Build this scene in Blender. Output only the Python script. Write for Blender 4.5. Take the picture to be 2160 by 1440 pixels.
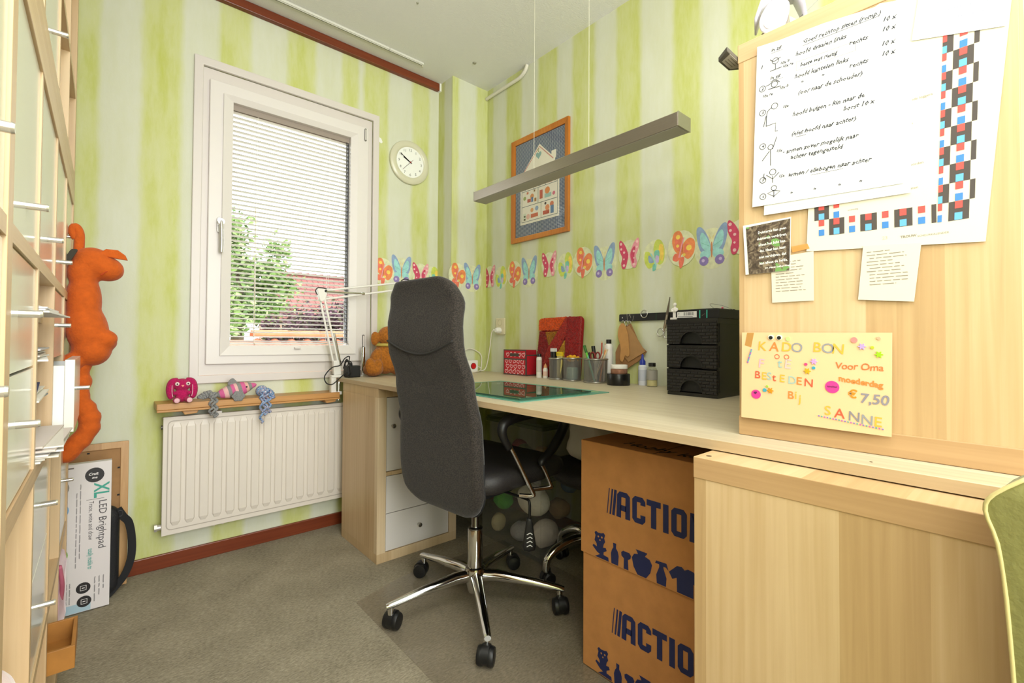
import bpy, bmesh, math, random
from mathutils import Vector, Matrix
random.seed(7)
sc = bpy.context.scene
for o in list(bpy.data.objects): bpy.data.objects.remove(o)
COL = sc.collection
V = Vector
PI = math.pi

# ------------------------------------------------------------------ camera
cd = bpy.data.cameras.new('camera'); cam = bpy.data.objects.new('camera', cd); COL.objects.link(cam)
cd.sensor_width = 36.0; cd.lens = 16.376; cd.shift_y = -0.00854; cd.clip_start = 0.02; cd.clip_end = 300
_f = V((0.65856, 0.75231, 0.01793)); _r = V((0.75236, -0.65873, 0.00557)); _u = V((-0.01600, -0.00982, 0.99982))
cam.matrix_world = Matrix(((_r.x, _u.x, -_f.x, 0), (_r.y, _u.y, -_f.y, 0), (_r.z, _u.z, -_f.z, 1.0), (0, 0, 0, 1)))
sc.camera = cam

# ------------------------------------------------------------------ world, lights, exposure
w = bpy.data.worlds.new('world'); sc.world = w; w.use_nodes = True
w.node_tree.nodes['Background'].inputs[0].default_value = (0.93, 0.97, 1.0, 1)
w.node_tree.nodes['Background'].inputs[1].default_value = 3.2
def area(name, loc, rot, size, power, col, sy=None, shape='DISK'):
    l = bpy.data.lights.new(name, 'AREA'); l.energy = power; l.color = col; l.size = size; l.shape = shape
    if sy: l.shape = 'RECTANGLE'; l.size_y = sy
    o = bpy.data.objects.new(name, l); COL.objects.link(o); o.location = loc; o.rotation_euler = rot
    return o
# the room's own light: a lamp above and behind the camera; plus an added soft fill panel under the ceiling
key = bpy.data.lights.new('ceiling_lamp_bulb', 'POINT'); key.energy = 11; key.color = (1.0, 0.975, 0.94); key.shadow_soft_size = 0.16
ko = bpy.data.objects.new('ceiling_lamp_bulb', key); COL.objects.link(ko); ko.location = (0.12, 0.06, 2.16)
area('ceiling_fill', (0.38, -0.25, 2.6), (0, 0, 0), 0.9, 14, (0.92, 0.96, 1.0), 1.5)
# added broad fill panel behind the camera for frontal light, and the photographer's soft flash beside it
area('rear_fill', (0.35, -2.15, 1.55), V((0.08, 0.99, 0.03)).to_track_quat('-Z', 'Y').to_euler(), 1.5, 78, (0.92, 0.955, 1.0), 1.9)
area('soft_flash', (-0.02, -0.32, 1.42), V((0.3, 0.95, 0.0)).to_track_quat('-Z', 'Y').to_euler(), 0.55, 5.2, (0.93, 0.965, 1.0), 0.55)
sc.view_settings.view_transform = 'Standard'; sc.view_settings.look = 'None'
sc.view_settings.gamma = 1.0; sc.view_settings.use_curve_mapping = False
sc.view_settings.exposure = 0.57

# ------------------------------------------------------------------ helpers
def lin(h):
    h = h.lstrip('#'); c = [int(h[i:i+2], 16)/255 for i in (0, 2, 4)]
    return tuple(x/12.92 if x <= 0.04045 else ((x+0.055)/1.055)**2.4 for x in c) + (1.0,)
MATS = {}
def M(col, rough=0.5, metal=0.0, noise=0, ns=60, bump=0, bs=200, spec=0.5, sheen=0, coat=0, emit=0, stretch=None):
    key = (col, rough, metal, noise, ns, bump, bs, spec, sheen, coat, emit, stretch)
    if key in MATS: return MATS[key]
    m = bpy.data.materials.new('mat_' + col.strip('#')); m.use_nodes = True
    nt = m.node_tree; b = nt.nodes['Principled BSDF']; c = lin(col)
    b.inputs['Base Color'].default_value = c; b.inputs['Roughness'].default_value = rough
    b.inputs['Metallic'].default_value = metal; b.inputs['Specular IOR Level'].default_value = spec
    if sheen: b.inputs['Sheen Weight'].default_value = sheen; b.inputs['Sheen Roughness'].default_value = 0.4
    if coat: b.inputs['Coat Weight'].default_value = coat; b.inputs['Coat Roughness'].default_value = 0.05
    if emit: b.inputs['Emission Color'].default_value = c; b.inputs['Emission Strength'].default_value = emit
    if noise or bump:
        tc = nt.nodes.new('ShaderNodeTexCoord'); co = tc.outputs['Object']
        if stretch:
            mp = nt.nodes.new('ShaderNodeMapping'); mp.inputs['Scale'].default_value = stretch
            nt.links.new(co, mp.inputs[0]); co = mp.outputs[0]
    if noise:
        n = nt.nodes.new('ShaderNodeTexNoise'); n.inputs['Scale'].default_value = ns; n.inputs['Detail'].default_value = 4
        nt.links.new(co, n.inputs['Vector'])
        r = nt.nodes.new('ShaderNodeValToRGB'); e = r.color_ramp.elements
        e[0].position = 0.3 if noise < .4 else .43; e[1].position = 0.7 if noise < .4 else .57
        e[0].color = tuple(x*(1-noise) for x in c[:3]) + (1,); e[1].color = tuple(min(1, x*(1+noise)) for x in c[:3]) + (1,)
        nt.links.new(n.outputs['Fac'], r.inputs[0]); nt.links.new(r.outputs[0], b.inputs['Base Color'])
    if bump:
        n = nt.nodes.new('ShaderNodeTexNoise'); n.inputs['Scale'].default_value = bs; n.inputs['Detail'].default_value = 3
        nt.links.new(co, n.inputs['Vector'])
        bp = nt.nodes.new('ShaderNodeBump'); bp.inputs['Strength'].default_value = bump; bp.inputs['Distance'].default_value = 0.004
        nt.links.new(n.outputs['Fac'], bp.inputs['Height']); nt.links.new(bp.outputs[0], b.inputs['Normal'])
    MATS[key] = m
    return m
def see_through(name, col, fac, rough=0.05, ior=1.45, tint=None):
    """clear pane: straight-through light plus a fresnel reflection and a little body colour"""
    if name in MATS: return MATS[name]
    m = bpy.data.materials.new(name); m.use_nodes = True; nt = m.node_tree; nt.nodes.clear()
    out = nt.nodes.new('ShaderNodeOutputMaterial'); tr = nt.nodes.new('ShaderNodeBsdfTransparent')
    tr.inputs[0].default_value = (tint or tuple(0.5+0.5*x for x in lin(col)[:3])) + (1,)
    pb = nt.nodes.new('ShaderNodeBsdfPrincipled'); pb.inputs['Base Color'].default_value = lin(col); pb.inputs['Roughness'].default_value = rough
    gl = nt.nodes.new('ShaderNodeBsdfGlossy'); gl.inputs['Roughness'].default_value = rough
    fr = nt.nodes.new('ShaderNodeFresnel'); fr.inputs[0].default_value = ior
    m1 = nt.nodes.new('ShaderNodeMixShader'); m1.inputs[0].default_value = fac
    nt.links.new(tr.outputs[0], m1.inputs[1]); nt.links.new(pb.outputs[0], m1.inputs[2])
    ge = nt.nodes.new('ShaderNodeNewGeometry'); fm = nt.nodes.new('ShaderNodeMath'); fm.operation = 'SUBTRACT'; fm.use_clamp = True   # reflect on the outer face only
    nt.links.new(fr.outputs[0], fm.inputs[0]); nt.links.new(ge.outputs['Backfacing'], fm.inputs[1])
    m2 = nt.nodes.new('ShaderNodeMixShader'); nt.links.new(fm.outputs[0], m2.inputs[0])
    nt.links.new(m1.outputs[0], m2.inputs[1]); nt.links.new(gl.outputs[0], m2.inputs[2]); nt.links.new(m2.outputs[0], out.inputs[0])
    MATS[name] = m
    return m
def wood(name, cols, grain='z', plank='y', pw=0.11, rough=0.42, gs=1.0, var=1.0):
    """laminate wood: broad staves across `plank`, fine grain along `grain`"""
    if name in MATS: return MATS[name]
    m = bpy.data.materials.new(name); m.use_nodes = True; nt = m.node_tree; b = nt.nodes['Principled BSDF']
    L = nt.links.new; N = nt.nodes.new
    tc = N('ShaderNodeTexCoord'); sp = N('ShaderNodeSeparateXYZ'); geo = N('ShaderNodeNewGeometry'); L(geo.outputs['Position'], sp.inputs[0])
    dv = N('ShaderNodeMath'); dv.operation = 'DIVIDE'; dv.inputs[1].default_value = pw; L(sp.outputs['XYZ'.index(plank.upper())], dv.inputs[0])
    fl = N('ShaderNodeMath'); fl.operation = 'FLOOR'; L(dv.outputs[0], fl.inputs[0])
    wn = N('ShaderNodeTexWhiteNoise'); wn.noise_dimensions = '1D'; L(fl.outputs[0], wn.inputs['W'])
    mp = N('ShaderNodeMapping'); s = [90*gs]*3; s['xyz'.index(grain)] = 2.2*gs; mp.inputs['Scale'].default_value = s
    L(geo.outputs['Position'], mp.inputs[0])
    n1 = N('ShaderNodeTexNoise'); n1.inputs['Scale'].default_value = 1.0; n1.inputs['Detail'].default_value = 6; n1.inputs['Distortion'].default_value = 0.6; L(mp.outputs[0], n1.inputs['Vector'])
    mp2 = N('ShaderNodeMapping'); s = [11]*3; s['xyz'.index(grain)] = 0.9; mp2.inputs['Scale'].default_value = s; L(geo.outputs['Position'], mp2.inputs[0])
    n2 = N('ShaderNodeTexNoise'); n2.inputs['Scale'].default_value = 1.0; n2.inputs['Detail'].default_value = 2; n2.inputs['Distortion'].default_value = 1.2; L(mp2.outputs[0], n2.inputs['Vector'])
    a1 = N('ShaderNodeMath'); a1.operation = 'MULTIPLY'; a1.inputs[1].default_value = 0.45*var; L(wn.outputs['Value'], a1.inputs[0])
    a2 = N('ShaderNodeMath'); a2.operation = 'MULTIPLY_ADD'; a2.inputs[1].default_value = 0.55; L(n1.outputs['Fac'], a2.inputs[0]); L(a1.outputs[0], a2.inputs[2])
    a3 = N('ShaderNodeMath'); a3.operation = 'MULTIPLY_ADD'; a3.inputs[1].default_value = 0.35; L(n2.outputs['Fac'], a3.inputs[0]); L(a2.outputs[0], a3.inputs[2])
    r = N('ShaderNodeValToRGB'); e = r.color_ramp.elements; e[0].position = 0.3; e[0].color = lin(cols[0]); e[1].position = 0.95; e[1].color = lin(cols[2])
    k = e.new(0.62); k.color = lin(cols[1]); L(a3.outputs[0], r.inputs[0]); L(r.outputs[0], b.inputs['Base Color'])
    b.inputs['Roughness'].default_value = rough
    bp = N('ShaderNodeBump'); bp.inputs['Strength'].default_value = 0.08; bp.inputs['Distance'].default_value = 0.002; L(n1.outputs['Fac'], bp.inputs['Height']); L(bp.outputs[0], b.inputs['Normal'])
    MATS[name] = m
    return m

W = {}
def new(): return bmesh.new()
def tag(o, label=None, cat=None, group=None, kind=None):
    if label: o['label'] = label
    if cat: o['category'] = cat
    if group: o['group'] = group
    if kind: o['kind'] = kind
    return o
def thing(name, label, cat, loc=(0, 0, 0), rz=0.0, group=None):
    o = bpy.data.objects.new(name, None); COL.objects.link(o); o.empty_display_size = 0.05
    o.location = loc; o.rotation_euler = (0, 0, rz); W[o] = Matrix.Translation(V(loc)) @ Matrix.Rotation(rz, 4, 'Z')
    return tag(o, label, cat, group)
def smooth_mesh(me, ang):
    for p in me.polygons: p.use_smooth = True
    if ang < 179:
        me.set_sharp_from_angle(angle=math.radians(ang))
def obj(name, bm, m, parent=None, label=None, cat=None, group=None, kind=None, smooth=None, local=False, mods=None, fix=True):
    """one mesh object; world-space bmesh unless local"""
    if fix: bmesh.ops.recalc_face_normals(bm, faces=bm.faces)
    off = V((0, 0, 0))
    if parent is None:
        xs = [v.co for v in bm.verts]
        lo = [min(c[i] for c in xs) for i in range(3)]; hi = [max(c[i] for c in xs) for i in range(3)]
        off = V(((lo[0]+hi[0])/2, (lo[1]+hi[1])/2, lo[2]))
        if not local: bmesh.ops.translate(bm, verts=bm.verts, vec=-off)
    elif not local:
        bm.transform(W[parent].inverted())
    me = bpy.data.meshes.new(name); bm.to_mesh(me); bm.free()
    if smooth is not None: smooth_mesh(me, smooth)
    for mm in (m if isinstance(m, (list, tuple)) else [m]): me.materials.append(mm)
    o = bpy.data.objects.new(name, me); COL.objects.link(o)
    if parent is None: o.location = off; W[o] = Matrix.Translation(off)
    else: o.parent = parent; W[o] = W[parent].copy()
    for md in (mods or []):
        q = o.modifiers.new(md[0].lower(), md[0])
        for k, v in md[1].items(): setattr(q, k, v)
    return tag(o, label, cat, group, kind)
def dup_part(o, parent, loc):
    c = o.copy(); COL.objects.link(c); c.parent = parent; c.location = loc
    return c
BEV = lambda w=0.002, s=2: ('BEVEL', {'width': w, 'segments': s, 'limit_method': 'ANGLE'})
def box(bm, x0, y0, z0, x1, y1, z1, mi=0, rot=None, piv=None):
    r = bmesh.ops.create_cube(bm, size=1.0); vs = r['verts']
    for v in vs: v.co = V(((x0+x1)/2+v.co.x*(x1-x0), (y0+y1)/2+v.co.y*(y1-y0), (z0+z1)/2+v.co.z*(z1-z0)))
    if rot is not None:
        p = V(piv) if piv else V(((x0+x1)/2, (y0+y1)/2, (z0+z1)/2))
        for v in vs: v.co = rot @ (v.co-p) + p
    for f in {f for v in vs for f in v.link_faces}: f.material_index = mi
    return vs
def basis(d):
    d = V(d).normalized(); a = V((0, 0, 1)) if abs(d.z) < 0.95 else V((1, 0, 0))
    x = d.cross(a).normalized(); return x, d.cross(x).normalized(), d
def rings(bm, rr, mi=0, cap0=True, cap1=True, closed=True):
    R = [[bm.verts.new(p) for p in r] for r in rr]; n = len(R[0])
    for a, b in zip(R, R[1:]):
        for i in range(n if closed else n-1):
            j = (i+1) % n
            f = bm.faces.new((a[i], a[j], b[j], b[i])); f.material_index = mi
    if cap0: f = bm.faces.new(list(reversed(R[0]))); f.material_index = mi
    if cap1: f = bm.faces.new(R[-1]); f.material_index = mi
    return R
def cyl(bm, p0, p1, r0, r1=None, n=16, mi=0, cap=True):
    p0 = V(p0); p1 = V(p1); r1 = r0 if r1 is None else r1
    x, y, d = basis(p1-p0)
    rings(bm, [[p+x*(math.cos(2*PI*i/n)*r)+y*(math.sin(2*PI*i/n)*r) for i in range(n)] for p, r in ((p0, r0), (p1, r1))], mi, cap, cap)
def smooth_path(pts, k=6, closed=False):
    P = [V(p) for p in pts]; o = []; n = len(P)
    for i in range(n if closed else n-1):
        a, b, c, d = (P[(i-1) % n] if (closed or i) else P[0]), P[i], P[(i+1) % n], (P[(i+2) % n] if (closed or i+2 < n) else P[-1])
        for j in range(k):
            t = j/k; o.append(0.5*((2*b)+(c-a)*t+(2*a-5*b+4*c-d)*t*t+(3*b-a-3*c+d)*t**3))
    if not closed: o.append(P[-1])
    return o
def tube(bm, pts, r, n=10, mi=0, k=6, closed=False, rad=None):
    P = smooth_path(pts, k, closed) if k > 1 else [V(p) for p in pts]
    m = len(P); x = None; rr = []
    for i, p in enumerate(P):
        d = (P[(i+1) % m]-P[i-1]) if closed else (P[min(i+1, m-1)]-P[max(i-1, 0)])
        if d.length < 1e-9: d = V((0, 0, 1))
        d.normalize()
        if x is None: x = basis(d)[0]
        x = x-d*x.dot(d)
        x = basis(d)[0] if x.length < 1e-6 else x.normalized()
        y = d.cross(x); q = rad(i/(m-1)) if rad else r
        rr.append([p+x*(math.cos(2*PI*j/n)*q)+y*(math.sin(2*PI*j/n)*q) for j in range(n)])
    if closed: rr.append(rr[0]); rings(bm, rr, mi, False, False); bmesh.ops.remove_doubles(bm, verts=bm.verts, dist=1e-7)
    else: rings(bm, rr, mi)
def lathe(bm, prof, c, n=24, mi=0, cap0=True, cap1=True, axis=None):
    """prof: (radius, height); axis: (x, y, d) basis, default upright"""
    c = V(c); x, y, d = axis or (V((1, 0, 0)), V((0, 1, 0)), V((0, 0, 1)))
    rings(bm, [[c+d*h+x*(math.cos(2*PI*i/n)*max(r, 1e-4))+y*(math.sin(2*PI*i/n)*max(r, 1e-4)) for i in range(n)] for r, h in prof], mi, cap0, cap1)
def ball(bm, c, r, seg=16, rot=None, mi=0):
    if not isinstance(r, (tuple, list)): r = (r, r, r)
    q = bmesh.ops.create_uvsphere(bm, u_segments=seg, v_segments=max(6, seg//2+2), radius=1.0); vs = q['verts']
    for v in vs:
        p = V((v.co.x*r[0], v.co.y*r[1], v.co.z*r[2]))
        v.co = (rot @ p if rot is not None else p)+V(c)
    for f in {f for v in vs for f in v.link_faces}: f.material_index = mi
class Fr:
    """a plane in space: a to the right, b up, c out of it"""
    def __init__(s, o, r, u): s.o = V(o); s.r = V(r).normalized(); s.u = V(u).normalized(); s.n = s.r.cross(s.u).normalized()
    def p(s, a, b, c=0.0): return s.o+s.r*a+s.u*b+s.n*c
    def turn(s, deg):
        t = math.radians(deg); return Fr(s.o, s.r*math.cos(t)+s.u*math.sin(t), s.u*math.cos(t)-s.r*math.sin(t))
    def at(s, a, b, c=0): return Fr(s.p(a, b, c), s.r, s.u)
def prism(bm, fr, poly, c0, c1, mi=0):
    rings(bm, [[fr.p(a, b, c0) for a, b in poly], [fr.p(a, b, c1) for a, b in poly]], mi)
def rect(a0, b0, a1, b1): return [(a0, b0), (a1, b0), (a1, b1), (a0, b1)]
def circ(a, b, r, n=16, rb=None, rot=0.0):
    rb = rb or r; c, s = math.cos(rot), math.sin(rot)
    return [(a+r*math.cos(2*PI*i/n)*c-rb*math.sin(2*PI*i/n)*s, b+r*math.cos(2*PI*i/n)*s+rb*math.sin(2*PI*i/n)*c) for i in range(n)]
def rrect(a0, b0, a1, b1, r, n=5):
    o = []
    for ca, cb, t0 in ((a1-r, b1-r, 0), (a0+r, b1-r, 90), (a0+r, b0+r, 180), (a1-r, b0+r, 270)):
        for i in range(n+1):
            t = math.radians(t0+90*i/n); o.append((ca+r*math.cos(t), cb+r*math.sin(t)))
    return o
def frame_ring(bm, fr, o, i, c0, c1, mi=0, ci=None):
    """rectangular ring between outer rect o and inner rect i (a0,b0,a1,b1); ci: front depth at the inner edge"""
    ci = c1 if ci is None else ci
    O = rect(*o); I = rect(*i)
    rings(bm, [[fr.p(a, b, c0) for a, b in O], [fr.p(a, b, c1) for a, b in O], [fr.p(a, b, ci) for a, b in I], [fr.p(a, b, c0) for a, b in I], [fr.p(a, b, c0) for a, b in O]], mi, False, False)
    bmesh.ops.remove_doubles(bm, verts=bm.verts, dist=1e-6)
def ribbon(bm, fr, pts, wd, c=0.0004, mi=0, closed=False):
    """a flat pen line lying on a plane"""
    P = [V((a, b)) for a, b in pts]; n = len(P); Lf = []; Rt = []
    for i in range(n):
        d0 = P[i]-P[i-1] if (i or closed) else P[1]-P[0]
        d1 = P[(i+1) % n]-P[i] if (i < n-1 or closed) else P[-1]-P[-2]
        d = d0.normalized()+d1.normalized() if d0.length > 1e-9 and d1.length > 1e-9 else d1
        if d.length < 1e-6: d = d1
        d.normalize(); q = V((-d.y, d.x))*wd/2
        Lf.append(bm.verts.new(fr.p(*(P[i]+q), c))); Rt.append(bm.verts.new(fr.p(*(P[i]-q), c)))
    for i in range(n if closed else n-1):
        j = (i+1) % n
        f = bm.faces.new((Rt[i], Rt[j], Lf[j], Lf[i])); f.material_index = mi
def flat(bm, fr, poly, c=0.0004, mi=0):
    f = bm.faces.new([bm.verts.new(fr.p(a, b, c)) for a, b in poly]); f.material_index = mi
def spl(pts, k=5, closed=False):
    return [(p.x, p.y) for p in smooth_path([V((a, b, 0)) for a, b in pts], k, closed)]
def pillow(bm, outline, fn, th, ctr=None, lv=((1, 0), (0.985, 0.42), (0.95, 0.7), (0.87, 0.9), (0.65, 1.0), (0.3, 1.0), (0.02, 1.0)), both=True, mi=0):
    """cushion-like body over a 2D outline; fn(a, b, c) -> point; thickness c = +-th"""
    n = len(outline)
    ca, cb = ctr or (sum(p[0] for p in outline)/n, sum(p[1] for p in outline)/n)
    def ring(s, t): return [fn(ca+(a-ca)*s, cb+(b-cb)*s, t) for a, b in outline]
    seq = [(s, -h*th) for s, h in reversed(lv)] + [(s, h*th) for s, h in lv[1:]] if both else [(s, h*th) for s, h in lv]
    rings(bm, [ring(s, t) for s, t in seq], mi)
REM = lambda v, it=6: [('REMESH', {'mode': 'VOXEL', 'voxel_size': v, 'use_smooth_shade': True}), ('SMOOTH', {'factor': 0.5, 'iterations': it})]
def letters(bm, fr, s, size, a=0, b=0, c=0.0005, shear=0.0, sx=1.0, mi=0, align='LEFT', bold=0.0, res=2, jit=0.0, spacing=1.0, sl=0.0):
    cu = bpy.data.curves.new('t', 'FONT'); cu.body = s; cu.size = size; cu.shear = shear; cu.align_x = align
    cu.resolution_u = res; cu.offset = bold; cu.space_character = spacing
    o = bpy.data.objects.new('t', cu); COL.objects.link(o); bpy.context.view_layer.update()
    dg = bpy.context.evaluated_depsgraph_get(); me = o.evaluated_get(dg).to_mesh()
    vs = []
    for v in me.vertices:
        x, y = v.co.x*sx, v.co.y
        if jit: y += jit*(math.sin(x*7.3/size)+0.6*math.sin(x*3.1/size+1)); x += 0.5*jit*math.sin(y*9/size+x*2/size)
        vs.append(bm.verts.new(fr.p(a+x, b+y+sl*x, c)))
    for p in me.polygons:
        try: f = bm.faces.new([vs[i] for i in p.vertices]); f.material_index = mi
        except ValueError: pass
    o.evaluated_get(dg).to_mesh_clear(); bpy.data.objects.remove(o); bpy.data.curves.remove(cu)

def scribble(bm, fr, a, b, length, h, c=.0005, seed=0, wd=None, sl=0.0):
    """a line of print too small to read: word-long wavy strokes"""
    rnd = random.Random(seed); x = 0.0
    while x < length:
        wl = min(rnd.uniform(2.0, 6.5)*h, length-x)
        n = max(4, int(wl/h*5))
        ribbon(bm, fr, [(a+x+wl*i/n, b+sl*(x+wl*i/n)+h*.5+h*.32*math.sin(i*2.1+rnd.random())) for i in range(n+1)], wd or h*.28, c)
        x += wl+h*.9

CHROME = M('#d6d6d4', 0.08, 1.0); STEEL = M('#c9c7c0', 0.25, 1.0); BRUSH = M('#b3ada2', 0.38, 1.0, noise=0.05, ns=40, stretch=(40, 1, 40))
BLACK = M('#121212', 0.45); BLACKM = M('#171718', 0.7); WHITE = M('#f1efe9', 0.4); PAPER = M('#fbfaf6', 0.75)
INK = M('#262a36', 0.6)
OAK = wood('oak_side', ('#ae8d62', '#c4a478', '#d6ba92'), 'z', 'y', 0.105)
OAKH = wood('oak_edge', ('#ae8a60', '#c19d72', '#d0ae86'), 'y', 'z', 0.6)
OAKX = wood('oak_top', ('#ae8d62', '#c4a478', '#d6ba92'), 'x', 'y', 0.13)
DESKW = wood('pale_oak', ('#b7a78b', '#cfc2a6', '#ddd3bb'), 'y', 'x', 0.5, var=0.4)
GREYOAK = wood('grey_oak', ('#ba9b72', '#ceb28a', '#dcc6a2'), 'z', 'y', 0.1)
GREYOAKF = wood('grey_oak_front', ('#ba9c73', '#ccb087', '#d9c098'), 'z', 'x', 0.5)

# ------------------------------------------------------------------ the room
YW, XR, XL, YF, H = 2.554, 1.873, -0.52, -2.3, 2.641
XP, YP = 1.598, 2.396
def stripes(name, axis, bounds, first_green):
    """hand-painted striped wallpaper: soft-edged stripes at given positions, sponged mottling"""
    m = bpy.data.materials.new(name); m.use_nodes = True; nt = m.node_tree; b = nt.nodes['Principled BSDF']; L = nt.links.new; N = nt.nodes.new
    geo = N('ShaderNodeNewGeometry'); sp = N('ShaderNodeSeparateXYZ'); L(geo.outputs['Position'], sp.inputs[0])
    mpw = N('ShaderNodeMapping'); mpw.inputs['Scale'].default_value = (30, 30, 9); L(geo.outputs['Position'], mpw.inputs[0])
    nw = N('ShaderNodeTexNoise'); nw.inputs['Scale'].default_value = 1; nw.inputs['Detail'].default_value = 3; L(mpw.outputs[0], nw.inputs['Vector'])
    ad = N('ShaderNodeMath'); ad.operation = 'MULTIPLY_ADD'; ad.inputs[1].default_value = 0.022; L(nw.outputs['Fac'], ad.inputs[0]); L(sp.outputs['xyz'.index(axis)], ad.inputs[2])
    lo, hi = bounds[0]-0.3, bounds[-1]+0.3
    mr = N('ShaderNodeMapRange'); mr.inputs['From Min'].default_value = lo+0.011; mr.inputs['From Max'].default_value = hi+0.011; L(ad.outputs[0], mr.inputs[0])
    r = N('ShaderNodeValToRGB'); e = r.color_ramp.elements; g = 1.0 if first_green else 0.0
    e[0].position = 0; e[0].color = (g, g, g, 1); seq = []
    for x in bounds:
        t = (x-lo)/(hi-lo); d = 0.012/(hi-lo); seq.append((t-d, g)); g = 1-g; seq.append((t+d, g))
    for t, q in seq[:-1]:
        k = e.new(t); k.color = (q, q, q, 1)
    e[len(e)-1].position = seq[-1][0]; e[len(e)-1].color = (seq[-1][1],)*3 + (1,)
    L(mr.outputs[0], r.inputs[0])
    mp = N('ShaderNodeMapping'); mp.inputs['Scale'].default_value = (14, 14, 3.2); L(geo.outputs['Position'], mp.inputs[0])
    n1 = N('ShaderNodeTexNoise'); n1.inputs['Scale'].default_value = 1; n1.inputs['Detail'].default_value = 6; n1.inputs['Roughness'].default_value = 0.65; L(mp.outputs[0], n1.inputs['Vector'])
    rg = N('ShaderNodeValToRGB'); q = rg.color_ramp.elements; q[0].position = 0.27; q[0].color = lin('#bdc363'); q[1].position = 0.74; q[1].color = lin('#d0d3a4')
    k = q.new(0.5); k.color = lin('#c9cd8c')
    rp = N('ShaderNodeValToRGB'); q = rp.color_ramp.elements; q[0].position = 0.25; q[0].color = lin('#cfd1b3'); q[1].position = 0.75; q[1].color = lin('#d7d9c8')
    L(n1.outputs['Fac'], rg.inputs[0]); L(n1.outputs['Fac'], rp.inputs[0])
    mx = N('ShaderNodeMix'); mx.data_type = 'RGBA'; L(r.outputs[0], mx.inputs['Factor']); L(rp.outputs[0], mx.inputs['A']); L(rg.outputs[0], mx.inputs['B'])
    L(mx.outputs['Result'], b.inputs['Base Color']); b.inputs['Roughness'].default_value = 0.75; b.inputs['Specular IOR Level'].default_value = 0.25
    n3 = N('ShaderNodeTexNoise'); n3.inputs['Scale'].default_value = 160; n3.inputs['Detail'].default_value = 3; L(geo.outputs['Position'], n3.inputs['Vector'])
    bp = N('ShaderNodeBump'); bp.inputs['Strength'].default_value = 0.12; bp.inputs['Distance'].default_value = 0.002; L(n3.outputs['Fac'], bp.inputs['Height']); L(bp.outputs[0], b.inputs['Normal'])
    return m
WP_B = stripes('wallpaper_window_side', 'x', [-0.17, -0.031, 0.104, 0.246, 0.389, 0.52, 0.69, 0.831, 0.972, 1.065, 1.098, 1.25, 1.408, 1.526], False)
WP_P = stripes('wallpaper_pillar', 'x', [1.645, 1.781], True)
WP_S = stripes('wallpaper_pillar_side', 'y', [2.40, 2.485], True)
WP_R = stripes('wallpaper_desk_side', 'y', [-0.19, -0.05, 0.08, 0.22, 0.37, 0.51, 0.66, 0.82, 0.938, 1.068, 1.232, 1.372, 1.505, 1.656, 1.771][1:] , True)
# boundaries run on past 1.771 in a second slab so the ramp keeps within its stop limit
WP_R2 = stripes('wallpaper_desk_side_far', 'y', [1.505, 1.656, 1.771, 1.922, 2.065, 2.205, 2.338], False)
WP_L = stripes('wallpaper_other_sides', 'y', [-0.9+0.14*i for i in range(14)], True)

FB = Fr((0, YW, 0), (1, 0, 0), (0, 0, 1))       # window wall: a = x, b = z, c towards the room
FR = Fr((XR, 0, 0), (0, -1, 0), (0, 0, 1))      # desk wall: a = -y, b = z, c towards the room

def carpet():
    m = bpy.data.materials.new('carpet'); m.use_nodes = True; nt = m.node_tree; b = nt.nodes['Principled BSDF']; L = nt.links.new; N = nt.nodes.new
    geo = N('ShaderNodeNewGeometry'); mp = N('ShaderNodeMapping'); mp.inputs['Scale'].default_value = (70, 190, 70); mp.inputs['Rotation'].default_value = (0, 0, 0.12); L(geo.outputs['Position'], mp.inputs[0])
    n = N('ShaderNodeTexNoise'); n.inputs['Scale'].default_value = 1; n.inputs['Detail'].default_value = 5; n.inputs['Roughness'].default_value = 0.75; L(mp.outputs[0], n.inputs['Vector'])
    n2 = N('ShaderNodeTexNoise'); n2.inputs['Scale'].default_value = 6; n2.inputs['Detail'].default_value = 3; L(geo.outputs['Position'], n2.inputs['Vector'])
    a = N('ShaderNodeMath'); a.operation = 'MULTIPLY_ADD'; a.inputs[1].default_value = 0.3; L(n2.outputs['Fac'], a.inputs[0]); L(n.outputs['Fac'], a.inputs[2])
    r = N('ShaderNodeValToRGB'); e = r.color_ramp.elements; e[0].position = 0.42; e[0].color = lin('#6f6857'); e[1].position = 0.88; e[1].color = lin('#b6ac95')
    k = e.new(0.64); k.color = lin('#958c77'); L(a.outputs[0], r.inputs[0]); L(r.outputs[0], b.inputs['Base Color'])
    b.inputs['Roughness'].default_value = 0.95; b.inputs['Specular IOR Level'].default_value = 0.1
    bp = N('ShaderNodeBump'); bp.inputs['Strength'].default_value = 0.5; bp.inputs['Distance'].default_value = 0.004; L(n.outputs['Fac'], bp.inputs['Height']); L(bp.outputs[0], b.inputs['Normal'])
    return m
bm = new(); box(bm, XL-0.1, YF-0.1, -0.05, XR+0.1, YW+0.1, 0); obj('floor', bm, carpet(), kind='structure')
CEIL = M('#e6e6e2', 0.9, bump=0.5, bs=150, spec=0.1)
bm = new(); box(bm, XL-0.1, YF-0.1, H, XR+0.1, YW+0.1, H+0.05); obj('ceiling', bm, CEIL, kind='structure')
bm = new(); frame_ring(bm, FB, (XL-0.1, 0, XR+0.1, H), (0.31, 0.815, 1.17, 2.29), -0.13, 0); obj('wall_back', bm, WP_B, kind='structure')
wr = tag(thing('wall_right', None, None), kind='structure')
bm = new(); box(bm, XR, YF-0.1, 0, XR+0.1, 1.58, H); obj('wall_panel', bm, WP_R, wr)
bm = new(); box(bm, XR, 1.58, 0, XR+0.1, YW, H); obj('wall_panel', bm, WP_R2, wr)
bm = new(); box(bm, XP, YP, 0, XR, YW, H)
for f in bm.faces:
    f.material_index = 1 if abs(f.normal.x) > 0.5 else 0
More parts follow.
